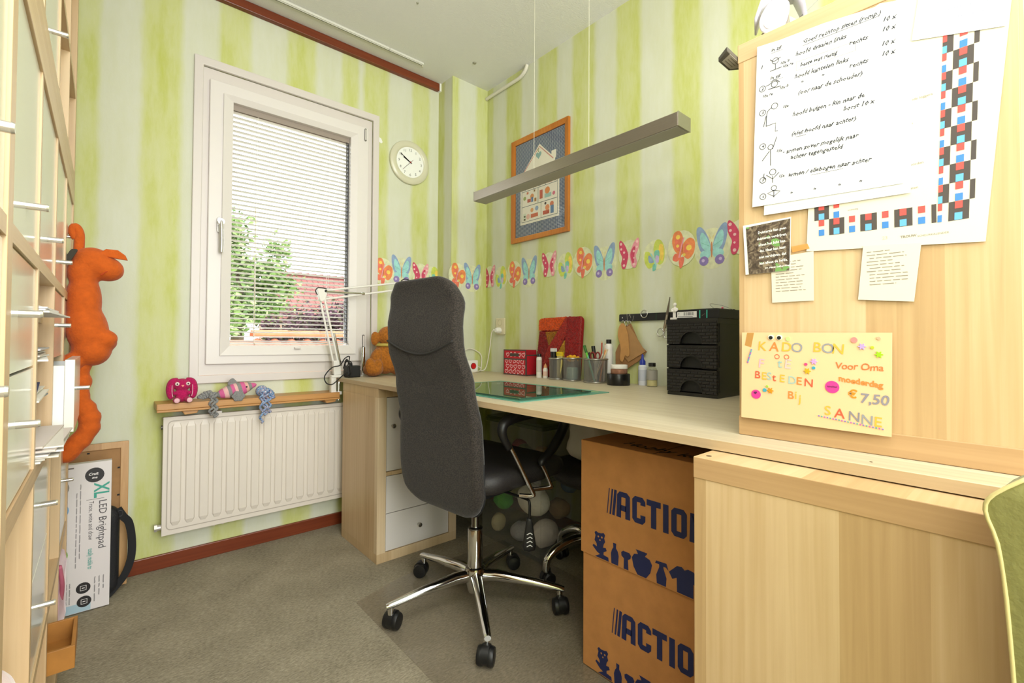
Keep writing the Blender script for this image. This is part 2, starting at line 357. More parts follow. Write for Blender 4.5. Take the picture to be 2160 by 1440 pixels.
obj('wall_pillar', bm, [WP_P, WP_S], kind='structure')
bm = new(); box(bm, XL-0.1, YF, 0, XL, YW, H); obj('wall_left', bm, WP_L, kind='structure')
bm = new(); box(bm, XL, YF-0.1, 0, XR, YF, H); obj('wall_front', bm, M('#e4dfca', 0.8), kind='structure')
REDW = wood('mahogany', ('#50200e', '#6e2f16', '#843f20'), 'x', 'z', 0.5, rough=0.35)
REDWY = wood('mahogany_along', ('#50200e', '#6e2f16', '#843f20'), 'y', 'z', 0.5, rough=0.35)
bm = new(); box(bm, XL, YW-0.014, 0, XP, YW, 0.062); obj('baseboard_back', bm, REDW, kind='structure', mods=[BEV(0.003)])
bm = new(); box(bm, XR-0.014, YF, 0, XR, YP, 0.062); obj('baseboard_right', bm, REDWY, kind='structure', mods=[BEV(0.003)])
bm = new(); box(bm, XP-0.002, YP-0.014, 0, XR-0.014, YP, 0.062); obj('baseboard_pillar', bm, REDW, kind='structure', mods=[BEV(0.003)])
t1 = tag(thing('trim_1', None, None), kind='structure')
bm = new(); box(bm, XL, YW-0.028, 2.595, XP-0.012, YW, H); obj('moulding', bm, REDW, t1, mods=[BEV(0.004)])
bm = new(); box(bm, XP-0.012, YW-0.03, 2.592, XP, YW, H); obj('end_cap', bm, WHITE, t1)

# ------------------------------------------------------------------ window
CREAM = M('#d8d0c9', 0.38); CREAM2 = M('#e1dbd5', 0.35); GREYP = M('#c3b8ab', 0.45)
wn = tag(thing('window_1', None, None, (0.74, YW, 0.8)), kind='structure')
bm = new(); frame_ring(bm, FB, (0.29, 0.7975, 1.188, 2.306), (0.326, 0.834, 1.152, 2.268), 0, 0.016); obj('casing', bm, CREAM, wn, mods=[BEV(0.003)])
bm = new(); frame_ring(bm, FB, (0.326, 0.834, 1.152, 2.268), (0.40, 0.91, 1.08, 2.19), -0.10, -0.005); obj('fixed_frame', bm, CREAM, wn)
bm = new(); frame_ring(bm, FB, (0.352, 0.884, 1.126, 2.216), (0.41, 0.928, 1.055, 2.158), -0.06, 0.012); obj('sash', bm, CREAM2, wn, mods=[BEV(0.004)])
bm = new(); frame_ring(bm, FB, (0.407, 0.925, 1.058, 2.161), (0.449, 0.972, 1.024, 2.136), -0.07, 0.022, ci=0.006); obj('glazing_bead', bm, CREAM2, wn)
bm = new(); box(bm, 0.43, YW+0.055, 0.95, 1.04, YW+0.059, 2.15); obj('pane', bm, see_through('window_glass', '#ffffff', 0.0, 0.0), wn)
hd = new(); prism(hd, FB.at(0, 0, 0.012), rrect(0.386, 1.498, 0.412, 1.572, 0.011), 0, 0.009)
ho = obj('handle', hd, M('#cfccc6', 0.3, 0.6), wn, label='satin chrome window handle', mods=[BEV(0.002)])
bm = new(); cyl(bm, FB.p(0.399, 1.545, 0.018), FB.p(0.399, 1.545, 0.05), 0.012); cyl(bm, FB.p(0.399, 1.545, 0.048), FB.p(0.399, 1.545, 0.058), 0.014)
tube(bm, [FB.p(0.399, 1.548, 0.05), FB.p(0.400, 1.51, 0.055), FB.p(0.402, 1.46, 0.052), FB.p(0.402, 1.405, 0.048)], 0.009, k=5)
obj('lever', bm, M('#cfccc6', 0.3, 0.6), ho, smooth=40)
bm = new(); cyl(bm, FB.p(0.399, 1.545, 0.058), FB.p(0.399, 1.545, 0.0595), 0.005, n=10); obj('lock', bm, M('#6e6a66', 0.4, 1), ho)
for z in (2.135, 0.96):
    bm = new(); prism(bm, FB.at(0, 0, 0.012), rrect(1.098, z, 1.110, z+0.072, 0.005), 0, 0.006); hg = obj('hinge_cover', bm, M('#8d8a86', 0.3, 0.8), wn)
    bm = new(); prism(bm, FB.at(0, 0, 0.012), rrect(1.1005, z+0.006, 1.1075, z+0.066, 0.003), 0.006, 0.008); obj('hinge_pin', bm, CREAM2, hg)
bm = new(); box(bm, 0.735, YW-0.03, 0.955, 0.765, YW-0.008, 0.962); obj('blind_catch', bm, CREAM2, wn)
bm = new(); prism(bm, FB, [(1.19, 2.19), (1.205, 2.185), (1.215, 2.165), (1.205, 2.155), (1.19, 2.165)], 0, 0.002); obj('plaster_patch', bm, M('#eeeee6', 0.8), wn)

# blind: every slat its own part
bl = thing('venetian_blind', 'white aluminium venetian blind with open slats inside the window sash', 'blind', (0.74, YW+0.03, 0.98))
SLAT = M('#dcd7d2', 0.45)
bm = new(); box(bm, 0.452, YW+0.016, 2.108, 1.022, YW+0.046, 2.136); obj('head_rail', bm, M('#9a8d82', 0.4), bl)
sm = new()
prof = [(-0.0125, -0.0024), (-0.007, 0.0002), (0, 0.0014), (0.007, 0.0002), (0.0125, -0.0024)]
rings(sm, [[V((x, yy, zz)) for yy, zz in prof] + [V((x, yy, zz-0.0006)) for yy, zz in reversed(prof)] for x in (-0.284, 0.284)])
tl = Matrix.Rotation(math.radians(-8), 4, 'X'); sm.transform(tl)
s0 = None
zs = [0.994+0.0222*i for i in range(51)]
for z in zs:
    if s0 is None: s0 = obj('slat', sm, SLAT, bl, local=True); s = s0
    else: s = dup_part(s0, bl, (0, 0, 0))
    s.location = (-0.003, 0.0, z-0.98)
bm = new(); box(bm, 0.453, YW+0.018, 0.976, 1.021, YW+0.042, 0.986); obj('bottom_rail', bm, SLAT, bl)
for x in (0.56, 0.915):
    bm = new()
    for dy in (0.017, 0.043): cyl(bm, (x, YW+dy, 0.98), (x, YW+dy, 2.11), 0.0008, n=5)
    obj('ladder_cord', bm, WHITE, bl)
bm = new(); cyl(bm, (1.006, YW+0.014, 1.1), (1.006, YW+0.014, 2.11), 0.0015, n=6); cyl(bm, (1.011, YW+0.013, 1.3), (1.011, YW+0.013, 2.11), 0.001, n=6); obj('pull_cord', bm, M('#55504c', 0.6), bl)
bm = new(); box(bm, 1.018, YW+0.02, 0.98, 1.024, YW+0.05, 2.12); obj('side_guide', bm, M('#3c3c3e', 0.5), bl)
bm = new(); cyl(bm, (0.555, YW+0.012, 0.99), (0.555, YW+0.012, 1.65), 0.0012, n=6); cyl(bm, (0.555, YW+0.012, 0.985), (0.57, YW+0.01, 0.962), 0.0012, n=6); obj('tilt_cord', bm, M('#cbbf9a', 0.7), bl)

# ------------------------------------------------------------------ outside
TILE = M('#a8623e', 0.8, noise=0.25, ns=6)
rf = thing('near_roof', 'low orange clay tile roof right outside the window', 'roof', (3, 7, 0))
bm = new(); prism(bm, Fr((0, 0, 0), (0, 1, 0), (0, 0, 1)), [(5.2, 0.42), (6.6, 0.995), (8, 0.42), (8, 0.2), (5.2, 0.2)], 1.0, 9.0)
obj('roof_deck', bm, M('#a8694a', 0.9), rf)
rt = new(); rr = []
for x in (0, 0.42):
    rr.append([V((x, 0.11*math.cos(t), 0.06+0.085*math.sin(t)*(1.0 if x else 0.9))) for t in [PI*i/8 for i in range(9)]])
rings(rt, rr, 0, False, False, closed=False)
first = None
for i in range(14):
    if first is None: first = obj('ridge_tile', rt, M('#b5714a', 0.8, noise=0.2, ns=8), rf, local=True, smooth=60, fix=False, mods=[('SOLIDIFY', {'thickness': 0.015})]); q = first
    else: q = dup_part(first, rf, (0, 0, 0))
    q.location = (1.4+0.4*i-3, 6.6-7, 0.985)
pt = new(); pr_ = []
for k in range(2):
    y = -0.36*k; z = -0.148*k
    pr_.append([V((0.2*t/8, y, z+0.03*math.sin(2*PI*t/8)+0.015)) for t in range(9)])
rings(pt, pr_, 0, False, False, closed=False)
first = None
for row in range(2):
    for i in range(28):
        if first is None: first = obj('roof_tile', pt, TILE, rf, local=True, smooth=80, fix=False, mods=[('SOLIDIFY', {'thickness': 0.012})]); q = first
        else: q = dup_part(first, rf, (0, 0, 0))
        q.location = (1.4+0.2*i-3, 6.52-0.33*row-7, 0.965-0.137*row)
# house behind
hs = thing('house', 'brick house with steep red tiled roof behind the trees', 'house', (13, 24, -2))
bm = new(); box(bm, 7.2, 24, -3, 22, 32, 2.3); obj('wall', bm, M('#a98a78', 0.9, noise=0.2, ns=3), hs)
def rooftiles():
    m = bpy.data.materials.new('red_roof_tiles'); m.use_nodes = True; nt = m.node_tree; b = nt.nodes['Principled BSDF']
    bt = nt.nodes.new('ShaderNodeTexBrick'); geo = nt.nodes.new('ShaderNodeNewGeometry'); mp = nt.nodes.new('ShaderNodeMapping')
    mp.inputs['Rotation'].default_value = (math.radians(90), 0, 0)
    nt.links.new(geo.outputs['Position'], mp.inputs[0]); nt.links.new(mp.outputs[0], bt.inputs['Vector'])
    bt.inputs['Color1'].default_value = lin('#8f5248'); bt.inputs['Color2'].default_value = lin('#7c443b'); bt.inputs['Mortar'].default_value = lin('#5c3029')
    bt.inputs['Scale'].default_value = 1.0; bt.inputs['Brick Width'].default_value = 0.3; bt.inputs['Row Height'].default_value = 0.22; bt.inputs['Mortar Size'].default_value = 0.03
    nt.links.new(bt.outputs[0], b.inputs['Base Color']); b.inputs['Roughness'].default_value = 0.8
    return m
bm = new(); prism(bm, Fr((0, 0, 0), (0, 1, 0), (0, 0, 1)), [(23.4, 2.05), (28, 4.7), (32.6, 2.05)], 6.9, 22.5); obj('roof', bm, rooftiles(), hs)
bm = new()
for i in range(38): cyl(bm, (6.9+0.4*i, 28, 4.71), (7.27+0.4*i, 28, 4.74), 0.11, 0.13, n=8)
obj('ridge_tiles', bm, M('#6e3a32', 0.8), hs, kind='stuff')
def tree(name, label, c, rad, n, leaf, cols, trunk, seed, zmin):
    rnd = random.Random(seed); t = thing(name, label, 'tree', (c[0], c[1], -3), group='trees outside the window')
    bm = new()
    clumps = []
    for _ in range(36):
        v = V((rnd.gauss(0, 1), rnd.gauss(0, 1), rnd.gauss(0, 1))).normalized()*(rnd.random()**0.4)
        clumps.append((V((c[0]+v.x*rad[0], c[1]+v.y*rad[1], c[2]+v.z*rad[2])), rnd.uniform(0.25, 0.5)*min(rad)))
    for _ in range(n):
        cc, r = rnd.choice(clumps)
        p = cc+V((rnd.gauss(0, .5), rnd.gauss(0, .5), rnd.gauss(0, .45)))*r
        if p.z < zmin: continue
        a = V((rnd.uniform(-1, 1), rnd.uniform(-1, 1), rnd.uniform(-.6, .6))).normalized(); b = a.cross(V((rnd.uniform(-1, 1), rnd.uniform(-1, 1), rnd.uniform(-1, 1)))).normalized()
        s = leaf*rnd.uniform(.6, 1.3); mid = a.cross(b)*s*0.2
        q = [bm.verts.new(x) for x in (p-a*s, p-b*s*.5+mid, p+a*s, p+b*s*.5+mid)]
        f = bm.faces.new(q); f.material_index = rnd.randrange(len(cols))
    obj('foliage', bm, [M(h, 0.7) for h in cols], t, fix=False)
    bm = new(); tube(bm, [(c[0], c[1], -3), (c[0]+.1, c[1], c[2]-rad[2]*.4), (c[0]-.1, c[1], c[2]+rad[2]*.3)], .2, n=8, rad=lambda s: .22*(1-.75*s)); obj('trunk', bm, M(trunk, 0.9), t)
tree('leafy_tree', 'tall green leafy tree seen through the left of the blind', (2.45, 13.5, 2.65), (1.3, 1.1, 1.9), 9000, 0.085, ('#7d9a52', '#93ad68', '#6c8a44', '#a8bd7e', '#56743a'), '#5d5040', 3, -2)
tree('copper_beech', 'purple leaved tree in front of the red roofed house', (6.1, 17.5, 1.35), (1.9, 1.2, 1.05), 9000, 0.09, ('#5e3f4c', '#54363f', '#74545f', '#43323a', '#5c5a3c'), '#4a3d38', 5, -2)
bm = new(); box(bm, -30, 3.4, -3.2, 60, 60, -3.0); obj('ground_outside', bm, M('#7d8a58', 0.95, noise=0.3, ns=1), kind='structure')

# ------------------------------------------------------------------ furniture
# desk top, notched round the pillar
dk = thing('desk', 'long pale oak desk top running along the striped wall', 'desk', (1.4, 1.2, 0.784))
bm = new(); prism(bm, Fr((0, 0, 0), (1, 0, 0), (0, 1, 0)), [(0.926, -0.6), (XR-0.001, -0.6), (XR-0.001, YP-0.002), (XP-0.002, YP-0.002), (XP-0.002, 2.52), (0.926, 2.52)], 0.784, 0.804)
obj('top_board', bm, DESKW, dk, mods=[BEV(0.0015)])
bm = new(); box(bm, 0.9245, -0.6, 0.7845, 0.926, 2.52, 0.8035); obj('edge_band', bm, wood('pale_oak_edge', ('#b39a78', '#c9b08b', '#d6c09c'), 'y', 'z', 0.5, var=.3), dk)

# pedestal cabinet: thick frame, door above, two drawers below
pc = thing('pedestal_cabinet', 'grey oak pedestal cabinet with white door and two white drawers', 'cabinet', (1.14, 2.17, 0))
x0, x1, y0, y1, T = 0.9286, 1.355, 1.969, 2.377, 0.042
bm = new(); box(bm, x0, y0, 0, x1, y1, T); obj('bottom_board', bm, GREYOAKF, pc, mods=[BEV(0.001)])
bm = new(); box(bm, x0, y0, 0.7835-T, x1, y1, 0.7835); obj('top_board', bm, GREYOAKF, pc, mods=[BEV(0.001)])
for a, b in ((x0, x0+T), (x1-T, x1)):
    bm = new(); box(bm, a, y0, T, b, y1, 0.7835-T); obj('side_panel', bm, GREYOAK, pc, mods=[BEV(0.001)])
bm = new(); box(bm, x0+T, y0+0.002, 0.385, x1-T, y1-0.01, 0.402); obj('shelf', bm, GREYOAKF, pc)
bm = new(); box(bm, x0+T, y1-0.006, T, x1-T, y1, 0.7835-T); obj('back_panel', bm, GREYOAK, pc)
INSERT = M('#dcd6cf', 0.45)
def knob(parent, p, n=(0, -1, 0), r=0.011, m=STEEL):
    bm = new(); x, y, d = basis(n); lathe(bm, [(r*.5, 0), (r*.4, .008), (r*.95, .014), (r, .018), (r*.85, .022), (r*.2, .024)], p, 16, axis=(x, y, d)); obj('knob', bm, m, parent, smooth=35)
for nm, z0, z1, kp in (('door', 0.405, 0.738, (1.0, 0.61)), ('drawer', 0.2145, 0.382, None), ('drawer', 0.045, 0.2115, (1.14, 0.128))):
    bm = new(); box(bm, x0+T+0.003, y0+0.004, z0, x1-T-0.003, y0+0.02, z1); d = obj(nm, bm, INSERT, pc, mods=[BEV(0.001)])
    knob(d, ((kp or (1.14, 0.30))[0], y0+0.004, (kp or (1.14, 0.30))[1]))

def cube_shelf(name, label, x0, x1, y0, y1, z0, z1, T=0.04, rows=2, cols=2):
    """shelf unit: its stave-patterned end faces the camera, compartments open towards the window"""
    t = thing(name, label, 'shelf unit', ((x0+x1)/2, (y0+y1)/2, z0))
    bm = new(); box(bm, x0, y0, z1-T, x1, y1, z1)
    for f in bm.faces: f.material_index = 1 if abs(f.normal.z) > .5 else 0
    obj('top_board', bm, [OAKH, OAKX], t, mods=[BEV(0.0015)])
    bm = new(); box(bm, x0, y0, z0, x1, y1, z0+T); obj('bottom_board', bm, OAKH, t, mods=[BEV(0.0015)])
    for a, b in ((x0+0.0015, x0+T), (x1-T, x1)):
        bm = new(); box(bm, a, y0+0.001, z0+T, b, y1-0.0015, z1-T); obj('side_panel', bm, OAK, t)
    bm = new(); box(bm, x0+T, y0, z0+T, x1-T, y0+0.006, z1-T); obj('back_panel', bm, OAK, t)
    for k in range(1, cols):
        x = x0+T+(x1-x0-2*T)*k/cols; bm = new(); box(bm, x-.008, y0+.006, z0+T, x+.008, y1-.003, z1-T); obj('divider', bm, OAK, t)
    for k in range(1, rows):
        z = z0+T+(z1-z0-2*T)*k/rows
        for j in range(cols):
            a = x0+T+(x1-x0-2*T)*j/cols; b = x0+T+(x1-x0-2*T)*(j+1)/cols
            bm = new(); box(bm, a+(.008 if j else 0), y0+.006, z-.008, b-(.008 if j < cols-1 else 0), y1-.003, z+.008); obj('shelf', bm, OAKH, t)
    return t
UX, UY, UZ1 = 1.024, 0.432, 1.643
us = cube_shelf('desk_shelf_unit', 'light oak cube shelf standing on the desk, its side covered with papers', UX, 1.865, 0.02, UY, 0.8045, UZ1)
ls = cube_shelf('floor_shelf_unit', 'light oak cube shelf standing on the floor in front of the desk edge', 0.8505, 1.69, -0.01, 0.444, 0.0, 0.782)
bm = new(); cyl(bm, (0.875, 0.425, 0.7821), (0.875, 0.425, 0.7826), 0.005, n=12); obj('screw_cap', bm, M('#5a4630', .6), ls)
bm = new(); cyl(bm, (0.955, 0.19, 0.8041), (0.955, 0.19, 0.8045), 0.0022, n=8); obj('screw_hole', bm, M('#5a3a22', .6), dk)

# tall shelf wall at the left
GLOSS = M('#e6e6dc', 0.14, spec=0.6)
LSW = wood('left_oak', ('#b3906a', '#c7a67c', '#d8bd94'), 'z', 'y', 0.3); LSH = wood('left_oak_h', ('#b3906a', '#c9a97f', '#dcc298'), 'y', 'z', 0.5)
LIN = wood('left_oak_in', ('#a98663', '#bd9a70', '#cbaa80'), 'z', 'x', 0.3)
FX, BX = -0.088, -0.515
sw = thing('shelf_wall', 'tall oak cube shelf with glossy white doors along the left wall', 'shelf unit', (-0.3, 1.0, 0))
ycol = [(0.12, 0.46), (0.48, 0.81), (0.85, 1.165), (1.185, 1.525), (1.545, 1.885), (1.905, 2.245)]
zrow = [(0.042, 0.345), (0.367, 0.742), (0.772, 1.122), (1.146, 1.472), (1.582, 1.846), (1.868, 2.2), (2.222, 2.56)]
YE = 2.287
for z0, z1 in ((0, 0.042), (1.472, 1.527), (1.527, 1.582), (2.56, 2.6)):
    bm = new(); box(bm, BX, 0.08, z0, FX, YE, z1); obj('thick_board', bm, LSH, sw, mods=[BEV(0.001)])
for z in (0.345, 1.122, 1.846, 2.2):
    dz = {0.345: .022, 1.122: .024, 1.846: .022, 2.2: .022}[z]
    bm = new(); box(bm, BX, 0.12, z, FX-.0012, 2.245, z+dz); obj('shelf', bm, LSH, sw)
bm = new(); box(bm, BX, 0.12, 0.742, FX-.0012, 2.245, 0.772); obj('shelf', bm, LSH, sw)
for zz in ((0.042, 1.472), (1.582, 2.56)):
    for a, b in ((0.08, 0.12), (0.81, 0.85), (2.245, YE)):
        bm = new(); box(bm, BX, a, zz[0], FX, b, zz[1]); obj('side_panel', bm, LSW, sw, mods=[BEV(0.001)])
for j in range(len(ycol)-1):
    if j == 1: continue
    for (z0, z1) in zrow:
        bm = new(); box(bm, BX, ycol[j][1], z0, FX-0.001, ycol[j+1][0], z1); obj('divider', bm, LSW, sw)
bm = new(); box(bm, BX, 0.12, 0.042, BX+0.006, 2.245, 2.56); obj('back_panel', bm, LIN, sw)
def pull(parent, y, z, x=FX-0.006, l=0.026):
    bm = new(); cyl(bm, (x, y, z), (x+l*.9, y, z), 0.0055, n=14); cyl(bm, (x+l*.9, y, z), (x+l, y, z), 0.0058, 0.005, n=14); obj('pull_knob', bm, M('#dedcd6', .22, 0.85), parent, smooth=40)
def front(nm, j, z0, z1, hz, hy=None, pullout=0.0):
    j -= 2; y0, y1 = ycol[j][0]+.003, ycol[j][1]-.003
    bm = new(); box(bm, FX-.022+pullout, y0, z0, FX-.004+pullout, y1, z1); d = obj(nm, bm, GLOSS, sw, mods=[BEV(.001)])
    if hz: pull(d, hy or (y0+y1)/2, hz, FX-.005+pullout)
    return d
for j in (2, 3, 4, 5, 6, 7):
    front('door', j, 1.149, 1.469, {4: 1.20, 5: 1.205, 6: 1.203, 7: 1.33}.get(j, 1.2))
front('door', 4, 1.585, 1.843, None); front('door', 5, 1.585, 1.843, 1.64); front('door', 5, 1.871, 2.197, None)
front('drawer', 4, 0.953, 1.119, 1.035, .955); front('drawer', 4, 0.775, 0.949, 0.878, .955)
front('drawer', 6, 0.953, 1.119, 1.035)
dr = front('drawer', 6, 0.775, 0.949, 0.868, None, 0.04)
bm = new(); y0, y1 = ycol[4][0]+.008, ycol[4][1]-.008
box(bm, -.45, y0, .785, FX-.022+.04, y0+.012, .935); box(bm, -.45, y1-.012, .785, FX-.022+.04, y1, .935); box(bm, -.45, y0, .778, FX-.022+.04, y1, .786); box(bm, -.45, y0+.01, .786, -.44, y1-.01, .935)
obj('drawer_box', bm, M('#efeeea', .5), dr)
front('door', 7, 0.775, 1.119, None)
front('drawer', 5, 0.555, 0.739, 0.66); front('drawer', 5, 0.370, 0.552, 0.455)
front('door', 7, 0.370, 0.739, 0.545)
front('door', 3, 0.370, 0.739, 0.55); front('door', 3, 0.775, 1.119, 0.95)
# letter trays and paper in the open compartment
TRAY = M('#d9d2c2', .5)
for z in (0.862, 0.945, 1.035):
    bm = new(); box(bm, BX+.03, 1.187, z, FX-.02, 1.523, z+.012); obj('tray_board', bm, LSH, sw)
def sheet_stack(label, z, y0, y1, x1, n, cols, seed):
    rnd = random.Random(seed); bm = new()
    for i in range(n):
        q = Matrix.Rotation(rnd.uniform(-.08, .08), 3, 'Z'); d = rnd.uniform(-.012, .012)
        box(bm, -.42+d, y0+.01, z+i*.004, x1+d, y1-.01, z+i*.004+.003, rnd.randrange(len(cols)), q)
    return obj('paper_stack', bm, [M(c, .7) for c in cols], None, label, 'papers', 'paper stacks in the shelf wall')
sheet_stack('white papers sticking out at the top of the open shelf compartment', 1.0475, 1.2, 1.5, FX+.012, 4, ('#e9e6e2', '#dcd8d6'), 1)
sheet_stack('mixed white and pink papers on the second tray of the shelf compartment', 0.9575, 1.2, 1.5, FX-.01, 6, ('#f1efe8', '#e2d3c8', '#cfcdd2'), 2)
sheet_stack('dark blue folder and papers on the third tray of the shelf compartment', 0.8745, 1.2, 1.5, FX-.012, 7, ('#3c4a7e', '#e8e6e0', '#8f98a8', '#efe9dc'), 3)
sheet_stack('pale plastic wrapped papers at the bottom of the open shelf compartment', 0.7725, 1.2, 1.5, FX+.02, 8, ('#ded8cc', '#e9e6df', '#d8ccc4'), 4)
# small wooden drawer box sticking out low
sb = thing('wooden_tray_box', 'small orange brown wooden drawer box sticking out of the lowest shelf', 'box', (-.1, 1.7, .25))
BRW = M('#b57a35', .5, noise=.12, ns=20)
bx0, bx1, by0, by1, bz0, bz1 = -.40, -.043, 1.63, 1.80, .165, .222
for a in ((bx0, by0, bz0, bx1, by0+.008, bz1), (bx0, by1-.008, bz0, bx1, by1, bz1), (bx1-.008, by0+.008, bz0, bx1, by1-.008, bz1), (bx0, by0+.008, bz0, bx0+.008, by1-.008, bz1)):
    bm = new(); box(bm, *a); obj('side_board', bm, BRW, sb, mods=[BEV(.001)])
bm = new(); box(bm, bx0+.008, by0+.008, bz0, bx1-.008, by1-.008, bz0+.006); obj('bottom_board', bm, BRW, sb)
bk = thing('dark_case', 'dark case lying under the wooden drawer box in the lowest shelf', 'case', (-.3, 1.7, .042))
bm = new(); box(bm, -.42, 1.60, .042, -.12, 1.86, .163); obj('body', bm, M('#26282c', .6), bk, mods=[BEV(.02, 3)])
bm = new(); box(bm, -.12, 1.70, .09, -.114, 1.76, .11); obj('latch', bm, STEEL, bk)
pk = thing('pink_cloth', 'folded pink cloth hanging out of the lowest shelf by the white box', 'cloth', (-.2, 2.07, .05))
bm = new(); pillow(bm, rrect(-.15, .05, .12, .32, .05), lambda a, b, c: V((-.16+c*1.0+.01*math.sin(a*30), 2.07+a, b+.006*math.sin(a*40))), .07); obj('fabric', bm, M('#d7a0ac', .9, noise=.25, ns=14, sheen=.5), pk, smooth=180)
bm = new(); tube(bm, [(-.092, 2.0, .30), (-.087, 2.03, .24), (-.088, 2.06, .2), (-.094, 2.1, .14)], .006, n=8); obj('hem', bm, M('#c46a80', .9), pk, smooth=180)
pb = thing('pale_pink_plush', 'pale pink rounded plush at the bottom left corner on the shelf', 'plush toy', (-.2, 1.0, .37))
bm = new(); ball(bm, (-.19, 1.0, .455), (.09, .12, .085)); ball(bm, (-.13, .99, .475), (.045, .07, .05)); obj('body', bm, M('#ecd3cf', .95, sheen=.6, bump=.6, bs=90), pb, mods=REM(.008))
for ey in (.93, 1.07):
    bm = new(); ball(bm, (-.2, ey, .54), (.03, .03, .045)); obj('ear', bm, M('#e6c6c4', .95, sheen=.6), pb, smooth=180)

# ------------------------------------------------------------------ office chair
ch = thing('office_chair', 'charcoal fabric high back office chair on a chrome star base', 'office chair', (1.068, 1.424, 0.0042), math.radians(6))
FAB = M('#2b251f', .92, noise=.55, ns=210, bump=.3, bs=420, sheen=.2, stretch=(1, 1, 1.8))
SEATM = M('#262322', .55, noise=.3, ns=200, bump=.3, bs=320)
zp = [(.40, -.150), (.46, -.165), (.576, -.174), (.70, -.178), (.85, -.206), (.98, -.246), (1.05, -.250), (1.12, -.240), (1.17, -.252), (1.23, -.287)]
def prof_x(z):
    z = max(zp[0][0], min(zp[-1][0], z))
    for (a, b), (c, d) in zip(zp, zp[1:]):
        if z <= c:
            t = (z-a)/(c-a); t = t*t*(3-2*t); return b+(d-b)*t
out = []
for ca, cb, rr_, t0 in ((.115, 1.105, .1, 0), (-.115, 1.105, .1, 90), (-.110, .505, .105, 180), (.110, .505, .105, 270)):
    for i in range(9):
        t = math.radians(t0+90*i/8); out.append((ca+rr_*math.cos(t)*1.0, cb+rr_*math.sin(t)*(1.0 if t0 >= 180 else 1.0)))
oo = []
for i in range(len(out)):                       # add points along the long sides so the back can bend
    p, q = out[i], out[(i+1) % len(out)]; oo.append(p); d = math.hypot(q[0]-p[0], q[1]-p[1]); n = int(d/.03)
    for k in range(1, n): oo.append((p[0]+(q[0]-p[0])*k/n, p[1]+(q[1]-p[1])*k/n))
bm = new(); pillow(bm, oo, lambda a, b, c: V((prof_x(b)+c-.10*a*a*(0.3), a*(1-.11*min(1, max(0, (b-.62)/.38))), b)), .025, (0, .82), lv=((1, 0), (.994, .45), (.975, .78), (.94, .95), (.85, 1), (.7, 1), (.5, 1), (.3, 1), (.1, 1), (.01, 1)))
ob = obj('backrest', bm, FAB, ch, smooth=180, local=True)
bm = new(); tube(bm, [V((prof_x(z)-.026-.03*a*a, a*.90, z)) for a, z in [(-.204+.034*i, .995-.045*math.sin(PI*i/12)) for i in range(13)]], .0035, n=8, k=3)
obj('seam_piping', bm, M('#2b2926', .9), ob, smooth=180, local=True)
bm = new(); tube(bm, [V((prof_x(b)+.012, a*.985, b)) for a, b in [p for p in oo if p[1] < .62]], .004, n=6, k=1); obj('black_edge', bm, BLACKM, ob, local=True)
sh = [(x*1.0, y) for x, y in rrect(-.185, -.245, .285, .245, .09, 6)]
bm = new(); pillow(bm, sh, lambda a, b, c: V((a, b, .512+c+ (-.9*(a-.2)**2 if a > .2 else 0) + .25*b*b)), .042); obj('seat_cushion', bm, SEATM, ch, smooth=180, local=True)
bm = new(); prism(bm, Fr((0, 0, 0), (1, 0, 0), (0, 1, 0)), rrect(-.12, -.1, .12, .1, .03), .43, .472); obj('seat_plate', bm, BLACKM, ch, local=True)
bm = new(); box(bm, -.14, -.03, .435, -.05, .03, .455); tube(bm, [(-.13, 0, .445), (-.135, 0, .5), (-.14, 0, .56)], .015, n=8); obj('back_bracket', bm, BLACKM, ch, local=True)
for s in (-1, 1):
    y = .262*s
    bm = new(); tube(bm, [(.03, y*.85, .462), (.055, y, .464), (.045, y, .49), (-.04, y, .62), (-.072, y, .665)], .0075, n=10, k=4); tube(bm, [(.09, y*.85, .468), (.15, y, .47), (.155, y, .478), (.125, y, .53), (.10, y, .565)], .0075, n=10, k=4)
    bm.transform(Matrix.Translation((-.03 if s < 0 else -.052, 0, 0))); ar = obj('arm_tube', bm, CHROME, ch, smooth=60, local=True)
    bm = new(); tube(bm, [(-.066, y, .645), (-.093, y, .685), (-.10, y, .712), (-.08, y, .735), (0, y, .748), (.12, y, .747), (.205, y, .735), (.236, y, .70), (.215, y, .655), (.16, y, .605), (.105, y, .575), (.10, y, .56)], .02, n=10, k=5, rad=lambda t: .011+.009*math.sin(PI*min(1, max(0, t)))); bm.transform(Matrix.Translation((-.03 if s < 0 else -.052, 0, 0))); obj('arm_pad', bm, BLACK, ar, smooth=180, local=True)
bm = new(); lathe(bm, [(.028, .14), (.028, .285), (.027, .29)], (0, 0, 0), 24); obj('gas_lift_cover', bm, CHROME, ch, smooth=40, local=True)
bm = new(); lathe(bm, [(.0275, .284), (.0275, .292), (.016, .295), (.0145, .30), (.0145, .44)], (0, 0, 0), 20); obj('gas_piston', bm, M('#8b8a86', .25, 1), ch, smooth=40, local=True)
bm = new(); lathe(bm, [(.026, .055), (.03, .07), (.036, .095), (.040, .13), (.036, .146), (.029, .15)], (0, 0, 0), 24); obj('hub', bm, CHROME, ch, smooth=40, local=True)
leg0 = None
